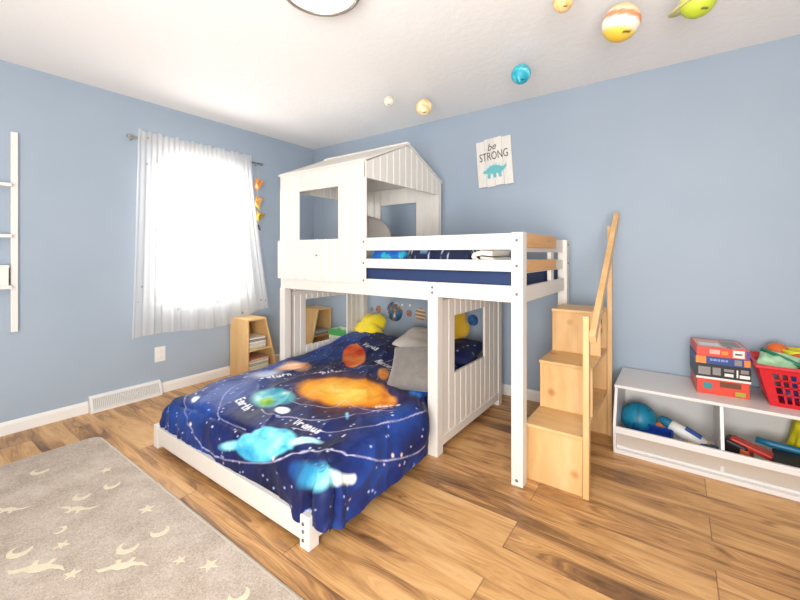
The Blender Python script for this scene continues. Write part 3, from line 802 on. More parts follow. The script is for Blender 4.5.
# ------------------------------------------------------------------ toy bin unit
BNX0, BNX1 = 3.24, 4.74; BB, ZT = -.025, .385
un = thing('toy_bin_unit', 'low white three compartment toy bin shelf along the wall by the stairs', 'toy storage', (4.0, -.3, 0))
WL = M['white_lam']
side = [(BB, 0), (-.53, 0), (-.53, .02), (-.55, .125), (-.55, .165), (-.455, ZT - .018), (-.455, ZT - .018), (BB, ZT - .018)]
side = [(BB, 0), (-.53, 0), (-.53, .02), (-.555, .14), (-.555, .165), (-.46, ZT - .018), (BB, ZT - .018)]
for x in (BNX0, BNX1 - .016): MB().prism(side, (x, 0, 0), (0, 1, 0), (0, 0, 1), (.016, 0, 0)).build('side_panel', WL, un, bevel=.002)
MB().box(BNX0 - .002, BNX1 + .002, -.468, BB, ZT - .018, ZT).build('top', WL, un, bevel=.003)
MB().box(BNX0 + .016, BNX1 - .016, BB - .01, BB, .02, ZT - .018).build('back_panel', WL, un)
MB().box(BNX0 + .016, BNX1 - .016, -.50, BB - .01, .02, .034).build('bottom_panel', WL, un)
for k in (1, 2):
    x = BNX0 + (BNX1 - BNX0) * k / 3 - .008
    MB().prism([(BB - .01, .034), (-.5, .034), (-.535, .15), (-.462, ZT - .018), (BB - .01, ZT - .018)], (x, 0, 0), (0, 1, 0), (0, 0, 1), (.016, 0, 0)).build('divider', WL, un, bevel=.002)
MB().prism([(-.557, .128), (-.538, .128), (-.538, .165), (-.557, .165)], (BNX0 + .001, 0, 0), (0, 1, 0), (0, 0, 1), (BNX1 - BNX0 - .002, 0, 0)).build('front_lip', WL, un, bevel=.003)
MB().prism([(-.487, .02), (-.475, .02), (-.528, .13), (-.54, .13)], (BNX0 + .016, 0, 0), (0, 1, 0), (0, 0, 1), (BNX1 - BNX0 - .032, 0, 0)).build('front_panel', mat('shade-tinted laminate', '#cdc4b9', .4, var=.02), un)['label'] = 'front kick panel with shade painted into its greige colour'  # greige paints in the shade and floor bounce under the lip
MB().box(BNX0 + .002, BNX1 - .002, -.534, -.50, 0, .022).build('plinth', WL, un, bevel=.002)

# toys in the bins
def pmat(name, c, rough=.4, **k): return mat(name, c, rough, **k)
ZB = .035
bl = MB().ball((3.352, -.262, ZB + .1), .1, 36, 22)
va = np.array(bl.v); dd = va - np.array((3.352, -.262, ZB + .1)); an = np.arctan2(dd[:, 0], dd[:, 2] * .9 + dd[:, 1] * .4)
cc = np.tile(np.array(lin('#1580a0')), (len(va), 1)); cc[np.abs(np.sin(an * 4)) < .10] = np.array(lin('#0d6480'))
tag(bl.build('ball', colmat('rubber ball', .45), col=cc, origin=(3.352, -.262, ZB), weld=True), 'teal blue rubber ball at the left end of the toy bin', 'ball')
tag(MB().ball((3.478, -.285, ZB + .066), .055, 28, 16).build('ball', pmat('orange ball', '#d8803a'), origin=(3.478, -.285, ZB)), 'orange ball between the teal ball and the white toy shuttle', 'ball')
# blue tray: open shallow dish lying tilted
m = MB(); R_ = rot(x=18, z=-6); C_ = Vector((3.425, -.40, ZB + .055))
T_ = Matrix.Translation(C_) @ R_
m.box(-.10, .10, -.07, .07, -.006, 0, 0, T_)
for a in ((-.10, .10, -.07, -.062), (-.10, .10, .062, .07), (-.10, -.092, -.062, .062), (.092, .10, -.062, .062)): m.box(a[0], a[1], a[2], a[3], 0, .035, 0, T_)
tag(m.build('tray', pmat('blue plastic', '#1b3f9e'), origin=(3.44, -.38, ZB), bevel=.004), 'royal blue plastic tray leaning in front of the teal ball', 'tray')
# toy shuttle: body, nose, wings, stripe
sh = thing('toy_shuttle', 'white toy shuttle with teal nose in the left toy bin', 'toy', (3.585, -.36, ZB))
T_ = Matrix.Translation(Vector((3.62, -.345, ZB + .08))) @ rot(z=-10) @ Matrix.Rotation(math.radians(24), 4, 'Y')
def tl(mb): mb.v = [tuple(T_ @ Vector(p)) for p in mb.v]; return mb
tl(MB().lathe([(.0001, -.12), (.03, -.12), (.036, -.06), (.037, .05), (.033, .06)], (0, 0, 0), 20, axis=(1, 0, 0))).build('body', pmat('toy white', '#e9e8e4'), sh)
tl(MB().lathe([(.033, .06), (.036, .068), (.026, .11), (.012, .13), (.0001, .135)], (0, 0, 0), 20, axis=(1, 0, 0))).build('tail', pmat('toy yellow', '#ecc23c'), sh)
tl(MB().lathe([(.0001, -.185), (.016, -.175), (.028, -.145), (.031, -.118)], (0, 0, 0), 20, axis=(1, 0, 0))).build('nose', pmat('toy teal', '#1c7090'), sh)
tl(MB().prism([(-.02, .03), (.1, .11), (.12, .11), (.11, .03)], (0, 0, -.02), (1, 0, 0), (0, 1, 0), (0, 0, .008))).build('wing', pmat('toy yellow wing', '#ecc23c'), sh)
tl(MB().prism([(-.02, -.03), (.1, -.11), (.12, -.11), (.11, -.03)], (0, 0, -.02), (1, 0, 0), (0, 1, 0), (0, 0, .008))).build('wing', pmat('toy yellow wing', '#ecc23c'), sh)
tl(MB().prism([(-.05, -.022), (.03, -.022), (.03, .022), (-.05, .022)], (0, 0, .026), (1, 0, 0), (0, 1, 0), (0, 0, .012))).build('cockpit', pmat('toy blue', '#2c5aa8'), sh)
tag(MB().lathe([(.0001, 0), (.04, 0), (.045, .02), (.045, .075), (.038, .08), (.0001, .08)], (3.695, -.40, ZB), 24).build('cup', pmat('dark blue plastic', '#253c78'), origin=(3.695, -.4, ZB)),
    'dark blue toy cup next to the bin divider', 'cup')
# second compartment
rt = thing('toy_blaster', 'red and black plastic toy beside the bin divider', 'toy', (3.83, -.34, ZB))
T_ = Matrix.Translation(Vector((3.835, -.34, ZB + .07))) @ rot(z=-14) @ Matrix.Rotation(math.radians(14), 4, 'Y')
tl(MB().box(-.08, .02, -.05, .05, -.06, .045)).build('body', M['black'], rt, bevel=.012)
tl(MB().box(-.06, .15, -.035, .035, .03, .058)).build('barrel', pmat('toy red', '#c8382c'), rt, bevel=.008)
tl(MB().prism([(0, -.02), (.05, -.02), (.03, .03), (-.01, .03)], (-.0, -.052, .0), (1, 0, 0), (0, 0, 1), (0, .1, 0))).build('grip', pmat('toy orange', '#dc6a3c'), rt, bevel=.004)
bx = MB().box(-.125, .125, -.085, .085, 0, .1); T_ = Matrix.Translation(Vector((4.075, -.37, ZB))) @ rot(z=-8); tl(bx)
hb = tag(bx.build('toy_box', M['black'], origin=(4.075, -.37, ZB), bevel=.006), 'black box in the second toy bin under the blue tube', 'box')
tag(MB().tube([(3.90, -.25, .155), (3.96, -.26, .15), (4.06, -.27, .147), (4.18, -.28, .145)], [.016, .018, .018, .016], 14).build('toy_tube', pmat('teal tube', '#1d6f93'), origin=(4.04, -.26, .13)),
    'teal blue plastic tube lying across the black box', 'toy')
# crumpled yellow cloth bag
P = []
for i in range(30):
    a = 2 * PI * i / 30; row = []
    for j in range(16):
        q = j / 15; r = .11 * (1 - .35 * q ** 2) * (1 + .16 * math.sin(3 * a + 2 * q) + .08 * math.sin(7 * a - 3 * q)) * (1 if j < 15 else .05)
        row.append((4.14 + r * math.cos(a), -.17 + .62 * r * math.sin(a), ZB + .235 * q * (1 + .12 * math.cos(a * 2 + 1))))
    P.append(row)
tag(MB().grid(P, closeu=True).build('cloth_bag', pmat('yellow cloth', '#dcd018', .8, var=.12, bump=.5), origin=(4.17, -.16, ZB)), 'crumpled yellow cloth bag at the back of the second toy bin', 'bag')

# ------------------------------------------------------------------ board game stack
G = {'black': mat('game black', '#1f1e22', .4), 'white': mat('game white', '#e8e4de', .4), 'orange': mat('game orange', '#e58a35', .4, var=.2, vscale=30),
     'blue': mat('game blue', '#2b4486', .4), 'lblue': mat('game light blue', '#7f97c8', .4), 'red': mat('game red', '#d9462f', .4, var=.15, vscale=25),
     'pink': mat('game pink', '#dba79c', .4, var=.12, vscale=20), 'teal': mat('game teal', '#2c8a90', .4), 'grey': mat('game grey', '#8a8785', .4, var=.2, vscale=40),
     'purple': mat('game purple', '#4d4a8e', .4), 'brown': mat('game brown', '#6b3c2a', .4), 'green': mat('game green', '#a8a83a', .4), 'dark': mat('game dark', '#55534f', .4, var=.2, vscale=30)}
def game_box(label, z, h, w_, d_, ang, off, body, front, top=(), right=None):
    o = Vector((3.641 + off[0], -.334 + off[1], z))
    T = Matrix.Translation(o) @ rot(z=ang - 6); names = [body]; m = MB()
    def mi(n):
        if n not in names: names.append(n)
        return names.index(n)
    m.box(0, w_, 0, d_, 0, h, 0, T)
    e = .0008
    for n, s0, s1, t0, t1 in front: m.box(w_ * s0, w_ * s1, -e, .001, h * t0, h * t1, mi(n), T)
    for q, (n, s0, s1, t0, t1) in enumerate(top): m.box(w_ * s0, w_ * s1, d_ * t0, d_ * t1, h - .001, h + e * (.5 + .3 * q), mi(n), T)
    if right: m.box(w_ - .001, w_ + e, .01, d_ - .01, h * .08, h * .92, mi(right), T)
    return tag(m.build('board_game', [G[n] for n in names], origin=o), label, 'board game', 'board games stacked on the toy bin')
z = ZT + .0005
game_box('orange red game box at the bottom of the stack', z, .085, .228, .255, 11, (0, 0), 'red', [('teal', .12, .30, .35, .75), ('brown', .45, .85, .55, .9), ('green', .74, .93, .08, .35)]); z += .0855
game_box('black game box with white lower edge, second from the bottom', z, .083, .238, .262, 11, (-.004, -.004), 'black', [('white', .0, 1, .0, .14), ('grey', .04, .27, .28, .82), ('grey', .31, .46, .32, .82), ('grey', .52, .70, .62, .8), ('white', .53, .69, .3, .5), ('white', .745, .775, .3, .8), ('grey', .82, .96, .6, .85), ('white', .80, .98, .28, .5)], right='dark'); z += .0835
game_box('blue game box with orange corners in the middle of the stack', z, .045, .238, .25, 11, (-.006, -.0), 'blue', [('orange', 0, .20, .05, .95), ('lblue', .27, .32, .45, .72), ('lblue', .335, .40, .45, .72), ('lblue', .415, .46, .45, .72), ('lblue', .475, .54, .45, .72), ('lblue', .555, .60, .45, .72), ('grey', .72, .85, .15, .85), ('orange', .89, 1, .1, .9)]); z += .0455
game_box('red game box with pale lid topping the stack', z, .050, .232, .262, 11, (-.002, -.004), 'red', [('white', .69, .90, .1, .9), ('dark', .73, .86, .38, .6), ('purple', .93, 1, .05, .95), ('pink', .25, .45, .3, .8), ('orange', .48, .6, .3, .7)],
         [('pink', .04, .96, .05, .95), ('white', .10, .5, .2, .55), ('grey', .55, .9, .25, .85), ('brown', .6, .7, .1, .2)], 'purple')

# ------------------------------------------------------------------ red basket and its toys
bk = thing('basket', 'red plastic lattice basket full of toys on the toy bin', 'basket', (4.15, -.22, ZT))
def patch_wall(m, A, B, C, D, strips, th):
    A, B, C, D = map(Vector, (A, B, C, D)); nrm = (B - A).cross(D - A).normalized() * th
    P = lambda s, t: (A * (1 - s) + B * s) * (1 - t) + (D * (1 - s) + C * s) * t
    for s0, s1, t0, t1 in strips:
        q = [P(s0, t0), P(s1, t0), P(s1, t1), P(s0, t1)]; q2 = [p + nrm for p in q]
        m.add(q + q2, [(3, 2, 1, 0), (4, 5, 6, 7)] + [(i, (i + 1) % 4, 4 + (i + 1) % 4, 4 + i) for i in range(4)])
def lattice(nb, solid=.14):
    s_ = [(0, solid, 0, 1), (1 - solid, 1, 0, 1), (solid, 1 - solid, 0, .10), (solid, 1 - solid, .86, 1)]
    for t in (.32, .52, .70): s_.append((solid, 1 - solid, t - .018, t + .018))
    for i in range(1, nb): x = solid + (1 - 2 * solid) * i / nb; s_.append((x - .011, x + .011, .1, .86))
    return s_
bz0, bz1 = ZT + .001, ZT + .205
lo = [(3.945, -.355), (4.36, -.355), (4.36, -.10), (3.945, -.10)]; hi = [(3.892, -.395), (4.41, -.395), (4.41, -.05), (3.892, -.05)]
m = MB()
for i in range(4):
    j = (i + 1) % 4
    patch_wall(m, (*lo[i], bz0), (*lo[j], bz0), (*hi[j], bz1), (*hi[i], bz1), lattice(13 if i % 2 == 0 else 9, .09 if i % 2 == 0 else .14), -.004)
m.build('lattice_wall', M['red'], bk)
MB().add([(*p, bz0) for p in lo] + [(*p, bz0 + .004) for p in lo], [(3, 2, 1, 0), (4, 5, 6, 7), (0, 1, 5, 4), (1, 2, 6, 5), (2, 3, 7, 6), (3, 0, 4, 7)]).build('base', M['red'], bk)
m = MB(); e = .014
for (x0, x1, y0, y1) in ((hi[0][0] - e, hi[1][0] + e, hi[0][1] - e, hi[0][1] + .004), (hi[0][0] - e, hi[1][0] + e, hi[2][1] - .004, hi[2][1] + e), (hi[0][0] - e, hi[0][0] + .004, hi[0][1], hi[2][1]), (hi[1][0] - .004, hi[1][0] + e, hi[0][1], hi[2][1])):
    m.box(x0, x1, y0, y1, bz1 - .006, bz1 + .012)
m.build('rim', M['red'], bk, bevel=.005)
def toyball(c, r, colr, label, nm='toy_ball'):
    tag(MB().ball(c, r, 24, 14).build(nm, pmat(nm + ' ' + colr, colr, .35), origin=(c[0], c[1], c[2] - r)), label, 'ball', 'balls in the red basket')
toyball((4.005, -.13, .628), .052, '#d9682a', 'orange ball topping the pile in the red basket')
toyball((4.09, -.20, .60), .055, '#c0562f', 'rust brown ball at the right edge of the red basket pile')
toyball((4.06, -.285, .52), .042, '#3552a0', 'blue ball showing through the basket lattice near the top')
toyball((4.145, -.285, .525), .04, '#dfc62c', 'yellow ball beside the blue ball behind the basket lattice')
toyball((4.03, -.25, .43), .04, '#5b3f74', 'purple ball at the bottom of the red basket')
toyball((4.12, -.29, .43), .038, '#3f3a6c', 'dark indigo ball right of the purple ball in the basket')
toyball((3.965, -.12, .575), .04, '#d98a94', 'pink ball in the back left corner of the basket')
m = MB().lathe([(.0001, 0), (.055, 0), (.07, .03), (.072, .05), (.062, .052), (.06, .03), (.045, .01), (.0001, .01)], (4.085, -.15, .605), 24)
tag(m.build('toy_bowl', pmat('lime yellow', '#d8d030'), origin=(4.085, -.15, .6)), 'yellow toy bowl between the orange and rust balls', 'toy')
zb = thing('zip_bag', 'clear zip bag with green seal on top of the red basket', 'bag', (3.99, -.3, .56))
pmz = MB(); pillow_mb(.17, .15, .05, rot(x=24, y=8, z=-14), (3.985, -.275, .603), seed=22, lump=.35, mb=pmz)
pmz.build('pouch', mat('clear film over pale toys', '#a9cfa6', .25, var=.35, vscale=30), zb, weld=True)
MB().tube([(3.925, -.235, .655), (4.0, -.27, .628), (4.075, -.325, .598)], .010, 10).build('seal', pmat('green seal', '#157a5c'), zb)

# ------------------------------------------------------------------ wall sign
sg = thing('wall_sign', 'whitewashed plank sign reading be STRONG with a turquoise dinosaur on the wall', 'sign', (2.287, 0, 1.965))
T_ = Matrix.Translation(Vector((2.287, -.002, 1.965))) @ Matrix.Rotation(math.radians(-4.0), 4, 'Y')
m = MB(); nb = 4; ww, hh = .31, .405
for i in range(nb):
    x0 = -ww / 2 + ww * i / nb; j = (i % 2) * .006
    m.box(x0 + .0008, x0 + ww / nb - .0008, -.018, 0, -hh / 2 - j, hh / 2 + (.004 if i % 3 else -.006))
tl(m).build('board', wood('whitewashed plank', '#cfc8c0', '#e6e1da', '#efebe6', 'z', 1, .7), sg, bevel=.002)
def text_mesh(s_, size, sx=1.0, shear=0, ext=.0012):
    cu = bpy.data.curves.new('lettering', 'FONT'); cu.body = s_; cu.size = size; cu.shear = shear; cu.extrude = ext
    cu.align_x = 'CENTER'; cu.resolution_u = 3
    o = bpy.data.objects.new('lettering', cu); COL.objects.link(o)
    dg = bpy.context.evaluated_depsgraph_get(); me = bpy.data.meshes.new_from_object(o.evaluated_get(dg))
    vs = [(v.co.x * sx, v.co.y, v.co.z) for v in me.vertices]; fs = [tuple(p.vertices) for p in me.polygons]
    bpy.data.objects.remove(o, do_unlink=True); bpy.data.curves.remove(cu); bpy.data.meshes.remove(me)
    return vs, fs
def wall_text(s_, size, cx, cz, sx, shear, m, rotz=0):
    vs, fs = text_mesh(s_, size, sx, shear)
    ca, sa = math.cos(rotz), math.sin(rotz)
    m.add([(cx + x * ca - y * sa, -.0195 - z, cz + x * sa + y * ca) for x, y, z in vs], fs)
ink = pmat('grey brown paint', '#6a625c', .7)
m = MB(); wall_text('be', .085, -.015, .105, .95, .35, m, .08); tl(m).build('lettering', ink, sg)
m = MB(); wall_text('STRONG', .098, .0, .022, .66, 0, m, .02); tl(m).build('lettering', ink, sg)
DT = [(-.105, -.085), (-.098, -.062), (-.075, -.062), (-.06, -.045), (-.03, -.03), (.01, -.028), (.045, -.04), (.075, -.055), (.108, -.03), (.1, -.062), (.075, -.085), (.058, -.095), (.06, -.135), (.035, -.135), (.03, -.1), (.012, -.098), (.012, -.135), (-.012, -.135), (-.016, -.1), (-.035, -.098), (-.04, -.135), (-.066, -.135), (-.062, -.095), (-.08, -.09)]
m = MB().prism(DT, (0, -.021, 0), (1, 0, 0), (0, 0, 1), (0, .004, 0)); tl(m).build('dinosaur', pmat('turquoise paint', '#6fbcc4', .7, var=.15, vscale=30), sg)
m = MB()
for x, z in ((-.07, -.055), (-.045, -.035), (-.015, -.027), (.015, -.026), (.042, -.036), (.066, -.05)):
    m.prism([(-.013, -.004), (.013, -.004), (.004, .024)], (x, -.0205, z), (1, 0, 0), (0, 0, 1), (0, .003, 0))
tl(m).build('spikes', pmat('pale turquoise paint', '#b9dcdc', .7), sg)

# ------------------------------------------------------------------ planet stickers on the wall under the loft
def sticker(x, z, r, fn, label, nm='planet_sticker'):
    n = 40; k = 16; P = []
    for i in range(n):
        a = 2 * PI * i / n
        P.append([(x + r * q / k * math.cos(a), -.0022, z + r * q / k * math.sin(a)) for q in range(k + 1)])
    m = MB().grid(P, closeu=True); nv = len(m.v)
    m.lathe([(r, 0), (r, .0015)], (x, -.0022, z), n, axis=(0, 1, 0))
    va = np.array(m.v); u, v = (va[:, 0] - x) / r, (va[:, 2] - z) / r
    tag(m.build(nm, M['paint'], col=np.clip(fn(u, v), 0, 1), origin=(x, 0, z)), label, 'wall sticker', 'planet stickers on the wall under the loft')
def mixc(t, stops):
    t = np.asarray(t); c = np.zeros((len(t), 3)); ps = [p for p, _ in stops]; cs = np.array([lin(q) for _, q in stops])
    for i in range(3): c[:, i] = np.interp(t, ps, cs[:, i])
    return c
def earthf(u, v):
    n = fbm(u * 2.2 + 4, v * 2.2 + 9, 71); c = mixc(n, [(.3, '#2a5a8c'), (.48, '#3f7cae'), (.52, '#8a6f55'), (.62, '#a58462'), (.72, '#e6ecf2')])
    return c * (1 - .35 * (u * u + v * v))[:, None]
sticker(1.217, .594, .10, earthf, 'large blue and brown earth sticker on the wall under the loft')
sticker(.915, .593, .022, lambda u, v: mixc(fbm(u * 3, v * 3, 72), [(.3, '#77767c'), (.7, '#9b98a0')]), 'tiny grey planet sticker at the left end of the planet row')
sticker(1.005, .600, .038, lambda u, v: mixc(fbm(u * 2, v * 4, 73), [(.3, '#7a5236'), (.7, '#c09062')]), 'brown planet sticker left of the large earth sticker')
sticker(1.395, .592, .034, lambda u, v: mixc(fbm(u * 2, v * 3, 74), [(.3, '#8a5a50'), (.7, '#b58a80')]), 'dull red planet sticker right of the large earth sticker')
sticker(1.53, .592, .062, lambda u, v: mixc(.5 + .5 * np.sin(v * 11 + u), [(0, '#8a6648'), (.5, '#c9a37c'), (1, '#dccbb4')]), 'striped tan and brown planet sticker near the middle post')
sticker(2.083, .594, .05, lambda u, v: mixc(fbm(u * 2, v * 2, 75) - .2 * u, [(.2, '#16305e'), (.8, '#3a78b4')]), 'deep blue planet sticker visible through the side panel window')
sticker(1.31, .668, .012, lambda u, v: mixc(u * 0, [(0, '#f2efe6')]), 'small white dot sticker above the large earth sticker', 'star_sticker')
sticker(1.405, .672, .012, lambda u, v: mixc(u * 0, [(0, '#f2efe6')]), 'small white dot sticker above the dull red planet sticker', 'star_sticker')

# ------------------------------------------------------------------ hanging planets
thread = mat('clear thread', '#e6e2dc', .3)
def hang(c, r, fn, label, ring=None):
    t = thing('hanging_planet', label, 'hanging planet', (c[0], c[1], c[2] - r), 'paper planets hanging from the ceiling')
    m = MB().ball(c, r, 40, 26); va = (np.array(m.v) - np.array(c)) / r
    m.build('globe', M['paint'], t, col=np.clip(fn(va), 0, 1), weld=True)
    MB().tube([(c[0], c[1], c[2] + r - .001), (c[0], c[1], H)], .0003, 6).build('thread', thread, t)
    if ring:
        q = rot(x=14, y=-16); P = []
        m = MB().lathe([(r * 1.12, .0), (r * 1.12, .003), (r * 1.62, .003), (r * 1.62, 0), (r * 1.12, 0)], (0, 0, 0), 48)
        m.v = [tuple(Vector(c) + (q @ Vector(p))) for p in m.v]
        m.build('ring', pmat('pale ring', ring, .5), t)
    return t
VIEW = np.array([.588, -.809, -.9]); VIEW /= np.linalg.norm(VIEW)
MK = np.array([.34, -.46, -.82]); MK /= np.linalg.norm(MK); MS = np.array([.8, .59, 0]); MT = np.cross(MK, MS)
def mark(va, c, col='#3f3a36'):
    hit = (va @ MK > 0) & (np.abs(va @ MS) < .24 - .5 * np.abs(va @ MT)) & (np.abs(va @ MT + .25 * (va @ MS) ** 2) < .07); c[hit] = np.array(lin(col)); return c
VIEWM = VIEW
hang((1.861, -.93, 2.285), .037, lambda v: mark(v, mixc(fbm(v[:, 0] * 3 + 5, v[:, 2] * 3, 81), [(.3, '#ddd2bb'), (.7, '#efe9dc')])), 'small cream ball hanging nearest the room corner')
hang((2.005, -.685, 2.285), .062, lambda v: mark(v, mixc(fbm(v[:, 0] * 3 + 5, v[:, 2] * 3 + v[:, 1] * 2, 82), [(.35, '#e0bd7c'), (.55, '#f0d9a6'), (.7, '#f6ecd2')])), 'pale yellow mottled ball hanging right of the small cream ball')
hang((2.772, -.784, 2.285), .058, lambda v: mark(v, mixc(fbm(v[:, 0] * 4 + 5, v[:, 2] * 4 + v[:, 1] * 3, 83), [(.3, '#1f9fba'), (.55, '#3cc0d2'), (.72, '#a6e6ea')])), 'bright turquoise ball hanging above the loft end')
hang((3.144, -1.346, 2.285), .042, lambda v: mark(v, mixc(fbm(v[:, 0] * 3 + 5, v[:, 2] * 3, 84), [(.35, '#e0a95c'), (.65, '#f2cf92')])), 'small golden orange ball hanging left of the striped planet')
def jup(v):
    t = v[:, 2] + .25 * v[:, 0]
    return mark(v, mixc(t + .04 * (fbm(v[:, 0] * 5, v[:, 1] * 5, 85) - .5), [(-1, '#ecc23a'), (-.62, '#efd25a'), (-.5, '#f6ead2'), (-.05, '#f5efe4'), (.0, '#e5936a'), (.28, '#e38a5e'), (.36, '#f4e3c4'), (.7, '#f1c98a'), (1, '#f4e6c8')]))
hang((3.331, -1.021, 2.285), .083, jup, 'large cream ball with orange and yellow stripes hanging from the ceiling')
hang((3.622, -1.006, 2.285), .068, lambda v: mark(v, mixc(v[:, 2] + .3 * fbm(v[:, 0] * 3, v[:, 1] * 3, 86), [(-.9, '#b9cc2e'), (0, '#cfdc52'), (.5, '#e8e6a0')])), 'lime green ringed planet hanging at the top right', '#dfd98c')

# ------------------------------------------------------------------ ceiling light
cl = thing('ceiling_light', 'round flush ceiling light with brushed nickel rim', 'ceiling light', (2.245, -1.938, 2.33))
lc = (2.245, -1.938, 0)
MB().lathe([(.0001, H), (.165, H), (.17, H - .01), (.17, 2.385)], lc, 48).build('canopy', M['white'], cl)
MB().lathe([(.160, 2.392), (.178, 2.392), (.186, 2.382), (.184, 2.368), (.174, 2.358), (.164, 2.358), (.160, 2.365), (.160, 2.392)], lc, 64).build('rim', M['steel'], cl)
MB().lathe([(.0001, 2.345), (.05, 2.346), (.1, 2.35), (.14, 2.357), (.163, 2.366)], lc, 48).build('diffuser', mat('frosted glass', '#f4f0e8', .4, emit=1.2), cl)
MB().lathe([(.0001, .022), (.006, .021), (.008, .012), (.004, .008), (.004, 0)], (2.245 + .183 * .72, -1.938 + .183 * .69, 2.38), 16, axis=(.72, .69, 0)).build('thumb_screw', M['steel'], cl)

# ------------------------------------------------------------------ curtain, rod, garland
rd = thing('curtain_rod', 'thin silver curtain rod above the window', 'curtain rod', (.07, -1.36, 2.10))
MB().tube([(.07, -1.93, 2.105), (.07, -.785, 2.105)], .008, 14).build('rod', M['steel'], rd)
for y, s_ in ((-1.93, -1), (-.785, 1)):
    MB().lathe([(.0001, .032), (.009, .030), (.015, .020), (.013, .010), (.009, .006), (.009, 0)], (.07, y, 2.105), 18, axis=(0, s_, 0)).build('finial', M['steel'], rd)
for y in (-1.915, -.80):
    MB().tube([(0.002, y, 2.095), (.062, y, 2.095)], .006, 10).build('bracket', M['steel'], rd)
def curtain():
    ny, nz = 300, 90; P = np.zeros((ny, nz, 3))
    for i in range(ny):
        a = i / (ny - 1)
        for j in range(nz):
            b = j / (nz - 1)     # 0 top .. 1 hem
            spread = b ** 1.3
            y = (-1.895 - .05 * spread) * (1 - a) + (-.905 + .175 * spread) * a
            zt = 2.165 + .007 * math.sin(a * 90) + .004 * math.sin(a * 47 + 1)
            zb = .515 + .012 * math.sin(a * 9) + .105 * float(sstep((a - .70) / .28)) * 1.0
            z = zt * (1 - b) + zb * b
            g = .005 * math.sin(a * 2 * PI * 24 + .8 * math.sin(a * 13)) * (1 - .4 * b) + .010 * b ** .7 * math.sin(a * 2 * PI * 8.5 + 1.2 * math.sin(a * 7 + b))
            x = .094 + .006 * (1 - b) + g + .05 * spread * float(sstep((a - .75) / .25))
            y += .008 * math.cos(a * 2 * PI * 17) * b
            P[i, j] = (max(x, .03), y, z)
    m = MB().grid(P)
    k = NT('sheer star curtain'); k.t.nodes.remove(k.b)
    v = k.coords(scale=(1, 1, 1)); vo = k.n('ShaderNodeTexVoronoi'); k.l(v, vo.inputs['Vector']); vo.inputs['Scale'].default_value = 11
    dot = k.math('LESS_THAN', vo.outputs['Distance'], .12)
    sel = k.n('ShaderNodeSeparateColor'); k.l(vo.outputs['Color'], sel.inputs[0])
    dot = k.math('MULTIPLY', dot, k.math('GREATER_THAN', sel.outputs[0], .45))
    colr = k.mix(k.math('MULTIPLY', dot, .75), lin('#fbf8f5'), lin('#6f6866'))
    d1 = k.n('ShaderNodeBsdfDiffuse'); d2 = k.n('ShaderNodeBsdfTranslucent'); d3 = k.n('ShaderNodeBsdfTransparent')
    k.l(colr, d1.inputs[0]); k.l(colr, d2.inputs[0])
    m1 = k.n('ShaderNodeMixShader'); m1.inputs[0].default_value = .6; k.l(d1.outputs[0], m1.inputs[1]); k.l(d2.outputs[0], m1.inputs[2])
    m2 = k.n('ShaderNodeMixShader'); k.l(m1.outputs[0], m2.inputs[1]); k.l(d3.outputs[0], m2.inputs[2])
    k.l(k.math('MULTIPLY', k.math('SUBTRACT', 1.0, dot), .42), m2.inputs[0]); k.l(m2.outputs[0], k.out.inputs[0])
    return tag(m.build('curtain', k.m, origin=(.09, -1.36, .5)), 'sheer white star dotted curtain hanging over the bright window', 'curtain')
curtain()
gd = thing('bird_garland', 'string of orange and yellow folded paper birds hanging by the curtain', 'garland', (.075, -.812, 1.42))
MB().tube([(.075, -.812, 2.10), (.075, -.812, 1.47)], .0012, 6).build('string', mat('string', '#cfc7ba', .8), gd)
for k_, (z, cc, c2, a, s_) in enumerate(((1.885, '#eeb277', '#c98446', 2.2, .078), (1.70, '#f0c868', '#c08a48', 1.9, .08), (1.555, '#f1d44e', '#a98f48', 2.6, .074), (1.45, '#6a5c54', '#4a413c', 1.0, .034))):
    m = MB(); R_ = rot(x=20, z=math.degrees(a)); cpt = Vector((.075, -.812, z))
    V_ = [(0, 0, .7), (.6, 0, -.3), (-.6, 0, .2), (0, .32, -.45), (0, -.32, -.45), (.2, .75, .9), (-.25, -.75, .8), (.85, 0, -1.0), (-.8, 0, .9)]
    m.add([cpt + (R_ @ (Vector(p) * s_)) for p in V_], [(0, 1, 3), (0, 3, 2), (0, 4, 1), (0, 2, 4), (1, 4, 3), (2, 3, 4), (1, 7, 3), (2, 8, 4)], 0)
    m.add([cpt + (R_ @ (Vector(p) * s_)) for p in V_], [(0, 3, 5), (0, 6, 4), (3, 5, 1), (4, 6, 2)], 1)
    m.build('bird', [pmat('bird paper', cc, .8), pmat('bird wing paper', c2, .8)], gd)

# ------------------------------------------------------------------ outlet, floor register
ot = thing('wall_outlet', 'white wall outlet below the curtain hem', 'outlet', (0, -1.695, .33))
MB().box(.0005, .006, -1.738, -1.655, .27, .395).build('cover_plate', M['trim'], ot, bevel=.002)
for z in (.306, .358): MB().lathe([(.0001, .009), (.014, .0085), (.016, .006)], (0, -1.6965, z), 20, axis=(1, 0, 0)).build('socket', M['trim'], ot)
rg = thing('floor_register', 'long white slotted heating register at the base of the window wall', 'vent', (0, -1.94, 0))
m = MB(); y0, y1 = -2.182, -1.698
m.prism([(0.0005, 0), (.055, 0), (.055, .018), (.03, .102), (.0005, .118)], (0, y0, 0), (1, 0, 0), (0, 0, 1), (0, .012, 0))
m.prism([(0.0005, 0), (.055, 0), (.055, .018), (.03, .102), (.0005, .118)], (0, y1 - .012, 0), (1, 0, 0), (0, 0, 1), (0, .012, 0))
m.prism([(0.0005, .10), (.028, .10), (.026, .104), (.0005, .118)], (0, y0 + .012, 0), (1, 0, 0), (0, 0, 1), (0, y1 - y0 - .024, 0))
m.prism([(.0005, 0), (.055, 0), (.055, .018), (.0005, .018)], (0, y0 + .012, 0), (1, 0, 0), (0, 0, 1), (0, y1 - y0 - .024, 0))
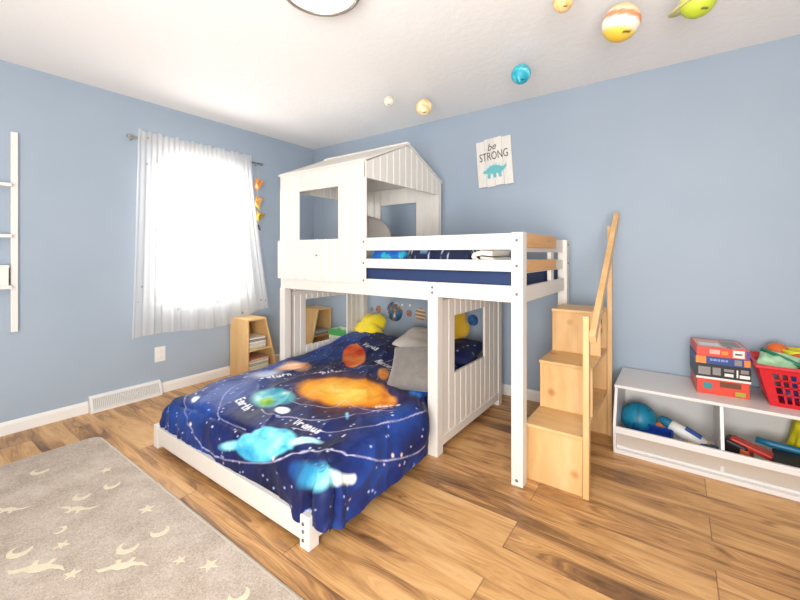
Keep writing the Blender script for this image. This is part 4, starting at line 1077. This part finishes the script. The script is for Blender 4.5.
m.build('frame', M['trim'], rg)
m = MB(); n = 40
for i in range(n):
    y = y0 + .016 + (y1 - y0 - .032) * i / (n - 1)
    m.prism([(.05, .018), (.053, .018), (.028, .101), (.025, .101)], (0, y - .0035, 0), (1, 0, 0), (0, 0, 1), (0, .007, 0))
for (a0, a1) in (((y0 + .19, .09), (y0 + .26, .03)), ((y0 + .26, .03), (y0 + .33, .09))):
    xx = lambda z: .054 - (z - .018) / .084 * .025
    m.tube([(xx(a0[1]), a0[0], a0[1]), (xx(a1[1]), a1[0], a1[1])], .004, 8)
m.build('grille', M['trim'], rg)
MB().prism([(.006, .018), (.018, .018), (.012, .1), (.006, .1)], (0, y0 + .012, 0), (1, 0, 0), (0, 0, 1), (0, y1 - y0 - .024, 0)).build('damper', pmat('register inside', '#c9c7c4', .5), rg)

# ------------------------------------------------------------------ bookshelves by the window wall
SW = M['shelfwood']
def bookshelf(label, yv, s_, xb=.018, D=.30, ht=.55):
    """yv: the upright side; the other side leans away in direction s_"""
    t = thing('bookshelf', label, 'bookshelf', (xb + D / 2, yv + s_ * .15, 0), 'slanted wooden bookshelves by the window wall')
    top, bot = .20, .34
    yl = lambda z: yv + s_ * (bot + (top - bot) * z / ht)
    MB().box(xb, xb + D, min(yv, yv + s_ * .015), max(yv, yv + s_ * .015), 0, ht).build('side_panel', SW, t, bevel=.002)
    MB().prism([(yl(0), 0), (yl(ht), ht), (yl(ht) - s_ * .015, ht), (yl(0) - s_ * .015, 0)], (xb, 0, 0), (0, 1, 0), (0, 0, 1), (D, 0, 0)).build('side_panel', SW, t, bevel=.002)
    a, b = sorted((yv - s_ * .002, yl(ht) + s_ * .002)); MB().box(xb, xb + D + .003, a, b, ht, ht + .016).build('top', SW, t, bevel=.002)
    for z in (.06, .262):
        a, b = sorted((yv + s_ * .015, yl(z) - s_ * .016)); MB().box(xb + .004, xb + D - .002, a, b, z, z + .014).build('shelf', SW, t, bevel=.002)
    MB().prism([(yv + s_ * .015, .0), (yl(0) - s_ * .016, .0), (yl(ht) - s_ * .016, ht), (yv + s_ * .015, ht)], (xb, 0, 0), (0, 1, 0), (0, 0, 1), (.004, 0, 0)).build('back_panel', SW, t)
    return t
bookshelf('honey wood slanted bookshelf of magazines under the curtain corner', -1.08, 1)
bookshelf('honey wood slanted bookshelf seen through the bed end window', -.022, -1)
def mag(x0, y0, wx, wy, z, h, ang, colr, label, nm='magazine', grp='magazines on the slanted bookshelves'):
    T = Matrix.Translation(Vector((x0 + wx / 2, y0 + wy / 2, z))) @ rot(z=ang)
    m = MB().box(-wx / 2, wx / 2, -wy / 2, wy / 2, 0, h * .34, 0, T).box(-wx / 2 + .004, wx / 2 - .004, -wy / 2 + .001, wy / 2 - .004, h * .34, h * .66, 1, T).box(-wx / 2, wx / 2, -wy / 2, wy / 2, h * .66, h, 0, T)
    return tag(m.build(nm, [pmat('cover ' + colr, colr, .4, var=.2, vscale=25), pmat('page edges', '#e8e2d6', .8)], origin=(x0 + wx / 2, y0 + wy / 2, z)), label, 'magazine', grp)
z = .2765
for h, cc, a, lb in ((.012, '#b9c4a0', 2, 'pale green magazine at the bottom of the upper shelf stack'), (.010, '#e6dfd0', -3, 'cream magazine second in the upper shelf stack'),
                     (.014, '#d9c8b4', 4, 'tan magazine in the middle of the upper shelf stack'), (.010, '#efe9e2', -2, 'white magazine under the navy one on the upper shelf'),
                     (.013, '#2e3350', 3, 'navy magazine on top of the upper shelf stack'), (.009, '#e9e4dc', -5, 'white leaflet lying over the navy magazine')):
    mag(.055, -1.052, .245, .18, z, h + .006, a, cc, lb); z += h + .0065
T = Matrix.Translation(Vector((.12, -1.04, z + .001))) @ rot(x=-12)
m = MB().box(-.06, .06, -.002, .006, 0, .11, 0, T)
tag(m.build('booklet', pmat('booklet white', '#ece4d4', .6), origin=(.12, -1.04, z)), 'white booklet standing at the back of the upper shelf', 'booklet')
z = .0745
for h, cc, a, lb in ((.018, '#d9d6c0', 2, 'pale magazine at the bottom of the lower shelf stack'), (.014, '#e8e3d8', -3, 'white magazine second in the lower shelf stack'),
                     (.014, '#a9b6a0', 3, 'sage magazine in the middle of the lower shelf stack'), (.012, '#ece6dc', -2, 'cream white magazine below the salmon one'), (.016, '#dba890', 6, 'salmon pink magazine on top of the lower shelf stack')):
    mag(.055, -1.05, .245, .21, z, h + .006, a, cc, lb); z += h + .0065
z = .2765
for h, cc, a, lb in ((.014, '#7a6f66', 3, 'brown magazine at the bottom in the far bookshelf'), (.012, '#d8d2c6', -4, 'pale magazine in the middle of the far bookshelf stack'), (.012, '#9aa0a8', 5, 'grey magazine on top in the far bookshelf')):
    mag(.06, -.245, .24, .19, z, h + .004, a, cc, lb); z += h + .0045

# green fabric bin beyond the far bookshelf
gb = thing('fabric_bin', 'green and white fabric bin seen through the bed end window', 'bin', (.60, -.115, 0))
m = MB(); x0, x1, y0, y1, zt = .47, .74, -.20, -.03, .365
for a in ((x0, x1, y0, y0 + .006), (x0, x1, y1 - .006, y1), (x0, x0 + .006, y0 + .006, y1 - .006), (x1 - .006, x1, y0 + .006, y1 - .006)): m.box(a[0], a[1], a[2], a[3], .0, zt)
m.box(x0, x1, y0, y1, .0, .006)
m.build('body', pmat('mint fabric', '#d3ead2', .9, var=.25, vscale=12), gb)
m = MB()
for a in ((x0 - .003, x1 + .003, y0 - .003, y0 + .001), (x0 - .003, x1 + .003, y1 - .001, y1 + .003), (x0 - .003, x0 + .001, y0, y1), (x1 - .001, x1 + .003, y0, y1)): m.box(a[0], a[1], a[2], a[3], zt - .06, zt + .004)
m.build('trim_band', pmat('leaf green fabric', '#4fae5c', .9, var=.2, vscale=18), gb)

# ------------------------------------------------------------------ white ladder shelf at the left edge
ls = thing('wall_ladder_shelf', 'white ladder shelf fixed to the wall at the left edge', 'shelf', (0, -2.9, .66))
for y in (-2.597, -3.18): MB().box(.001, .035, y, y + .035, .668, 1.98).build('upright', M['trim'], ls, bevel=.003)
for z in (.955, 1.285, 1.615): MB().box(.001, .085, -3.145, -2.598, z, z + .022).build('shelf', M['trim'], ls, bevel=.002)
bx = thing('keepsake_box', 'small white box on the lowest shelf of the wall ladder', 'box', (.045, -2.71, .9775))
MB().box(.02, .075, -2.78, -2.612, .9775, 1.09).build('body', pmat('box white', '#efe9e0', .6), bx, bevel=.003)
b = MB().box(.017, .078, -2.783, -2.609, 1.09, 1.108).build('lid', pmat('box lid', '#f1ece4', .6), bx, bevel=.003)
m = MB().lathe([(.0001, .002), (.006, .002), (.006, 0)], (.075, -2.675, 1.04), 14, axis=(1, 0, 0)); m.build('clasp', pmat('clasp brown', '#8a6a4e', .5), bx)
